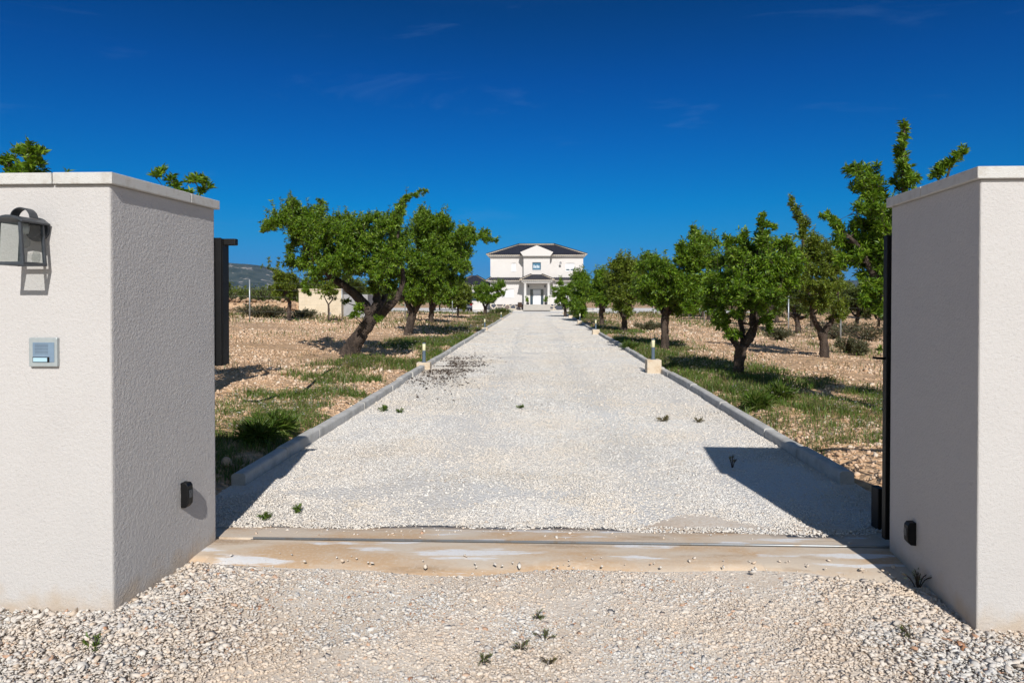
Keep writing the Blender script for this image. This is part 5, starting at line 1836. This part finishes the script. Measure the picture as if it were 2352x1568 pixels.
# windows and shutters
def shutter_window(hole, y, down=1.0):
    x0, x1, z0, z1 = hole
    o = MB().box(x0 + .01, x1 - .01, y + .16, y + .20, z0 + .01, z1 - .01).build('window', M['window_glass'], V0)
    s = MB()
    zb = z1 - .02 - (z1 - z0 - .04) * down
    ns = max(3, int((z1 - zb) / .06))
    for k in range(ns):
        za = zb + (z1 - .02 - zb) * k / ns
        s.box(x0 + .05, x1 - .05, y + .10, y + .118, za + .003, zb + (z1 - .02 - zb) * (k + 1) / ns)
    s.build('roller_shutter', M['shutter'], o)
    f = MB()
    f.box(x0 + .001, x0 + .05, y + .09, y + .159, z0 + .002, z1 - .002)
    f.box(x1 - .05, x1 - .001, y + .09, y + .159, z0 + .002, z1 - .002)
    if down < 0.95:
        f.box((x0 + x1) / 2 - .06, (x0 + x1) / 2 + .06, y + .121, y + .158, z0 + .002, z1 - .1)
        f.box(x0 + .051, x1 - .051, y + .121, y + .157, z0 + .002, z0 + .06)
    f.build('window_frame', M['white'], o)
    MB().box(x0 - .06, x1 + .06, y - .05, y + .089, z0 - .06, z0 - .001).build('window_sill', M['white'], o)


shutter_window(W_UL, 0)
shutter_window(W_UR, 0, 0.77)
shutter_window(W_LL, 0)
shutter_window(W_LR, 0)
x0, x1, z0, z1 = W_B
o = MB().box(x0 + .05, x1 - .05, by + .12, by + .14, z0 + .05, z1 - .05).build('window', M['upper_glass'], V0)
f = MB()
f.box(x0 + .001, x0 + .05, by + .09, by + .16, z0 + .001, z1 - .001)
f.box(x1 - .05, x1 - .001, by + .09, by + .16, z0 + .001, z1 - .001)
f.box(x0 + .051, x1 - .051, by + .09, by + .16, z0 + .001, z0 + .05)
f.box(x0 + .051, x1 - .051, by + .09, by + .16, z1 - .05, z1 - .001)
f.build('window_frame', M['bollard_post'], o)
c = MB()
for k in range(4):
    a = x0 + .14 + (x1 - x0 - .28) * k / 4
    c.box(a, a + (x1 - x0 - .28) / 4 - .05, by + .112, by + .119, z0 + .25, z0 + .62 - .08 * (k % 2))
c.build('curtain', M['lace'], o)
MB().box(x0 - .06, x1 + .06, by - .05, by + .089, z0 - .06, z0 - .001).build('window_sill', M['white'], o)
# door with glazed sides
x0, x1, z0, z1 = DOOR
dx0, dx1 = hx(1110), hx(1211)
d = MB().box(dx0, dx1, .10, .15, z0 + .005, z1 - .07).build('front_door', M['white'], V0, .006)
p_ = MB()
for k in range(4):
    za = z0 + .12 + k * .45
    p_.box(dx0 + .14, dx1 - .14, .092, .0995, za, za + .36)
p_.build('door_panel', M['shutter'], d)
MB().tube([(dx0 + .08, .08, z0 + .7), (dx0 + .08, .08, z0 + 1.3)], .014, 8).build('door_handle', M['steel'], d)
f = MB()
f.box(x0 + .001, x0 + .045, .07, .17, z0 + .002, z1 - .002)
f.box(x1 - .045, x1 - .001, .07, .17, z0 + .002, z1 - .002)
f.box(x0 + .046, x1 - .046, .07, .17, z1 - .065, z1 - .002)
f.box(dx0 - .05, dx0 - .004, .07, .169, z0 + .002, z1 - .0655)
f.box(dx1 + .004, dx1 + .05, .07, .169, z0 + .002, z1 - .0655)
f.build('door_frame', M['bollard_post'], V0)
for a, c in ((x0 + .046, dx0 - .051), (dx1 + .051, x1 - .046)):
    MB().box(a, c, .11, .13, z0 + .003, z1 - .066).build('side_window', M['window_glass'], V0)
# wall lights by the door and the bracket dish on the upper wall
for x in (hx(1052), hx(1268)):
    lz = hzf(815)
    o = MB().lathe((x, -.13, lz), [(.03, -.14), (.07, -.1), (.08, .1), (.1, .12), (.02, .2)], 12).build('porch_lamp', M['lamp_metal'], V0)
    MB().box(x - .02, x + .02, -.1, 0.0, lz + .1, lz + .14).build('lamp_arm', M['lamp_metal'], o)
dz = hzf(525)
dxx = hx(1462)
o = MB().tube([(dxx, 0, dz - .1), (dxx, -.35, dz - .05), (dxx, -.38, dz + .1)], .025, 8).build('dish_bracket', M['dark_metal'], V0)
mb = MB()
Vd, Fd = [], []
for i_ in range(5):
    rr = .20 * i_ / 4
    for k in range(16):
        a = 2 * math.pi * k / 16
        Vd.append((dxx + .05 + rr * math.cos(a) * .75, -.42 - .25 * (rr / .26) ** 2 * .4 - .12 * math.sin(a) * rr, dz + .1 + rr * math.sin(a)))
for i_ in range(4):
    for k in range(16):
        Fd.append((i_ * 16 + k, i_ * 16 + (k + 1) % 16, (i_ + 1) * 16 + (k + 1) % 16, (i_ + 1) * 16 + k))
mb.add(Vd, Fd, True)
mb.build('satellite_dish', M['hut_grey'], V0)
# dark sheet stands in for the unlit rooms behind the left windows
MB().box(XL + .3, BL - .1, .30, .32, .3, 6.4).build('dark_room_sheet', M['dark_inside'], V0)

# ------------------------------------------------------------------ things round the house
for i, (zx, lab) in enumerate(((1042, 'dark pot with a leafy plant left of the villa door'), (1276, 'dark pot with a leafy plant right of the villa door'))):
    x = hx(zx) * (HY + by - .9) / HY
    t = thing('potted_plant', lab, 'potted plant', (x, HY + by - 0.72, fl + .003), 0, 'pots beside the villa door')
    MB().lathe((0, 0, 0), [(.10, 0), (.15, .05), (.18, .22), (.17, .26), (.14, .26), (.13, .22)], 16).build('pot', M['pot'], t)
    r = np.random.default_rng(700 + i)
    st = MB()
    P, D = [], []
    for k in range(9):
        a = r.random() * 6.28
        e = np.array([math.cos(a) * r.uniform(.05, .3), math.sin(a) * r.uniform(.05, .3), r.uniform(.5, 1.0)])
        V, Fs = tube([(0, 0, .2), e * .6, e], [.012, .009, .004], 4, False)
        st.add(V, Fs, True)
        P.append(np.repeat(e[None], 22, 0) * r.uniform(.5, 1, (22, 1)))
        dd = r.normal(0, .6, (22, 3)) + e
        D.append(dd / np.linalg.norm(dd, axis=1, keepdims=True))
    P, D = np.concatenate(P), np.concatenate(D)
    ln = r.uniform(.12, .25, len(P))
    V, Fa = leaf_mesh(P, D, ln, ln * .4, r)
    st.build('stem', M['bark'], t)
    mesh_np('leaves', V, Fa, M['leaf'], t)

t = thing('wicker_armchair', 'dark brown wicker armchair left of the villa steps', 'armchair', (hx(955) * .98, HY - 1.55, 0.103), 0.5)
MB().box(-.29, .29, -.28, .28, .34, .42).build('seat', M['wicker'], t, .02)
MB().yprism([(.22, .36), (.30, .36), (.38, .95), (.32, .95)], -.29, .29).build('backrest', M['wicker'], t, .02)
for s in (-1, 1):
    a, c = sorted((s * .30, s * .38))
    MB().box(a, c, -.30, .24, .58, .64).build('armrest', M['wicker'], t, .015)
    for yy in (-.27, .24):
        MB().box(a, c, yy - .03, yy + .03, 0, .579).build('leg', M['wicker'], t, .008)

t = thing('sun_lounger', 'white framed garden lounger with blue cloth right of the villa', 'sun lounger', (7.2, 79.5, 0.0), 0.35)
for s in (-.3, .3):
    MB().tube([(-.9, s, .32), (.3, s, .32), (1.0, s, .85)], .025, 8).build('frame', M['white'], t)
for x in (-.8, .35):
    for s in (-.3, .3):
        MB().tube([(x, s, 0), (x, s, .32)], .025, 8).build('leg', M['white'], t)
MB().yprism([(-.28, 0), (.28, 0), (.28, .02), (-.28, .02)], -.9, .3).build('bed', M['lounger_cloth'], t).location.z = .33
MB().xprism([(.3, .33), (1.0, .86), (1.0, .88), (.3, .35)], -.28, .28).build('backrest', M['lounger_cloth'], t)

# outbuilding with a hipped roof, left behind the villa
OB = thing('outbuilding', 'low white outbuilding with dark hipped roof left of the villa', 'outbuilding', (-9.0, 94, 0))
MB().box(-2.6, 2.5, 0, 5.2, 0, 3.25).build('wall', M['house_wall'], OB)
MB().box(-.6, .5, -.03, -.001, 1.2, 2.4).build('window', M['window_glass'], OB)
ez = 3.36
oe = (-3.0, 2.95, -.45, 5.65)
apx = ((-.35, 2.6, 4.75), (.3, 2.6, 4.75))
rf = tiled(((oe[0], oe[2], ez), (oe[1], oe[2], ez)), apx, 'roof', OB)
tiled(((oe[1], oe[2], ez), (oe[1], oe[3], ez)), (apx[1], apx[1]), 'roof_slope', rf)
tiled(((oe[0], oe[3], ez), (oe[0], oe[2], ez)), (apx[0], apx[0]), 'roof_slope', rf)
tiled(((oe[1], oe[3], ez), (oe[0], oe[3], ez)), (apx[1], apx[0]), 'roof_slope', rf)
for p, q_ in (((oe[0], oe[2], ez), apx[0]), ((oe[1], oe[2], ez), apx[1])):
    ridge([np.array(p) + e_, np.array(q_) + e_], rf, .08)
eave(oe[0] + .1, oe[1] - .1, oe[2], ez - .04, rf)
MB().box(oe[0] + .15, oe[1] - .15, oe[2] + .12, oe[3] - .12, ez - .24, ez - .06).build('cornice', M['house_trim'], OB)
# carport in front of it
t = thing('carport', 'white flat topped carport over the parked dark car', 'carport', (-10.6, 85.5, 0))
MB().box(-2.6, 2.05, 0, 4.6, 2.65, 3.0).build('flat_roof', M['white'], t, .02)
for x in (-2.4, 1.8):
    for yy in (.2, 4.3):
        MB().box(x - .09, x + .09, yy - .09, yy + .09, 0, 2.649).build('carport_post', M['dark_metal'], t)
for yy in (.2, 4.3):
    MB().xprism([(1.70, 2.0), (1.60, 2.0), (1.05, 2.645), (1.2, 2.645)][::-1], yy - .05, yy + .05).build('brace', M['dark_metal'], t)

# parked car, tail towards the gate
t = thing('parked_car', 'dark blue car parked tail first left of the villa', 'car', (-8.75, 81.2, 0.0), 0.12)
prof = [(0.0, .42), (0.03, .95), (.12, 1.08), (.95, 1.12), (3.15, 1.05), (4.15, .92), (4.3, .6), (4.28, .32), (.08, .30)]
body = MB()
Wd = .90
n = len(prof)
secs = []
for (xx, k) in ((-Wd, .93), (-Wd + .07, 1.0), (Wd - .07, 1.0), (Wd, .93)):
    secs.append([(xx, 2.15 + (p[0] - 2.15) * (.985 if k < 1 else 1), .66 + (p[1] - .66) * k) for p in prof])
V = [v for s in secs for v in s]
Fs = [(s * n + i_, (s + 1) * n + i_, (s + 1) * n + (i_ + 1) % n, s * n + (i_ + 1) % n) for s in range(3) for i_ in range(n)]
Fs += [tuple(range(n)), tuple(3 * n + k for k in range(n))[::-1]]
body.add(V, [f[::-1] for f in Fs])
bo = body.build('body', M['car_paint'], t, .03, 3)
# glasshouse
gh = MB()
lo = [(-.84, .22, 1.085), (.84, .22, 1.085), (.84, 3.2, 1.055), (-.84, 3.2, 1.055)]
hi = [(-.66, .62, 1.56), (.66, .62, 1.56), (.66, 2.35, 1.57), (-.66, 2.35, 1.57)]
gh.add(lo + hi, [(0, 1, 5, 4), (1, 2, 6, 5), (2, 3, 7, 6), (3, 0, 4, 7)])
gh.build('car_windows', M['window_glass'], t)
MB().prism([(-.68, .58), (.68, .58), (.68, 2.40), (-.68, 2.40)], 1.561, 1.61, [(-.6, .7), (.6, .7), (.6, 2.3), (-.6, 2.3)]).build('car_roof', M['car_paint'], t, .02)
for s in (-1, 1):
    for (ya, yb, za, zb) in ((.22, .62, 1.085, 1.565), (1.5, 1.5, 1.075, 1.575), (3.2, 2.35, 1.055, 1.575)):
        MB().tube([(s * .845, ya, za), (s * .665, yb, zb)], .035, 6).build('pillar', M['car_paint'], t)
    a, c = sorted((s * .62, s * .91))
    MB().box(a, c, -.015, .10, .74, 1.0).build('tail_light', M['tail_red'], t, .02)
    for yy in (.85, 3.4):
        MB().yprism([(yy + .33 * math.cos(2 * math.pi * k / 24), .33 + .33 * math.sin(2 * math.pi * k / 24)) for k in range(24)], *sorted((s * .70, s * .925))).build('wheel', M['rubber'], t, .02)
MB().box(-.9, .9, -.09, .12, .36, .60).build('bumper', M['car_paint'], t, .04)
MB().box(-.26, .26, -.012, .02, .74, .86).build('number_plate', M['white'], t)

# ------------------------------------------------------------------ hills
def hills(pts, Y, depth, seed, name):
    """pts: (px, py) of the skyline at distance Y."""
    sk = [at(px, py, Y) for px, py in pts]
    X = np.linspace(sk[0][0], sk[-1][0], 180)
    Zt = np.interp(X, [s[0] for s in sk], [s[2] for s in sk])
    nd = 40
    Vv = np.zeros((nd, len(X), 3))
    for k in range(nd):
        u = k / (nd - 1)                 # 0 at the foot, .6 at the crest, 1 behind
        prof = smooth01(u / 0.62) if u < 0.62 else 1 - 0.6 * smooth01((u - .62) / .38)
        yy = Y - depth * 0.62 + depth * u
        amp = 1 + (0.35 * (fbm(X, np.full_like(X, yy), 1 / 420, seed) - 0.5) * (1 - abs(prof - 0.5)) if u < 0.62 else 0)
        Vv[k, :, 0] = X
        Vv[k, :, 1] = yy + (fbm(X, np.full_like(X, u * 500), 1 / 300, seed + 3) - .5) * 300 * (1 - prof)
        Vv[k, :, 2] = np.maximum(Zt * prof * amp + (fbm(X, np.full_like(X, yy), 1 / 70, seed + 7) - .5) * 14 * prof, -5) - 3
    nx_, ny_ = len(X), nd
    i_, j_ = np.meshgrid(np.arange(nx_ - 1), np.arange(ny_ - 1))
    q_ = (j_ * nx_ + i_).ravel()
    o = mesh_np(name, Vv.reshape(-1, 3), np.stack([q_, q_ + 1, q_ + nx_ + 1, q_ + nx_], -1), M['hill'], smooth=True)
    o['kind'] = 'structure'


hills([(-300, 640), (100, 612), (350, 598), (500, 603), (545, 604), (575, 607), (600, 612), (640, 622), (690, 640), (760, 655), (850, 672), (960, 688)], 3600, 1500, 3, 'hills')
hills([(1480, 690), (1560, 664), (1640, 652), (1720, 650), (1800, 642), (1870, 638), (1950, 645), (2040, 640), (2200, 650), (2400, 640), (2700, 660)], 4300, 1500, 9, 'hills')

# ------------------------------------------------------------------ air
o = MB().box(-7000, 7000, -300, 7000, -20, 290).build('haze', None)
o['kind'] = 'stuff'
m = bpy.data.materials.new('air')
m.use_nodes = True
N, L = m.node_tree.nodes, m.node_tree.links
N.remove(N['Principled BSDF'])
pv = N.new('ShaderNodeVolumePrincipled')
pv.inputs['Color'].default_value = (0.16, 0.40, 0.86, 1)
pv.inputs['Density'].default_value = 0.00006
pv.inputs['Anisotropy'].default_value = 0.1
L.new(pv.outputs[0], N['Material Output'].inputs['Volume'])
o.data.materials.append(m)
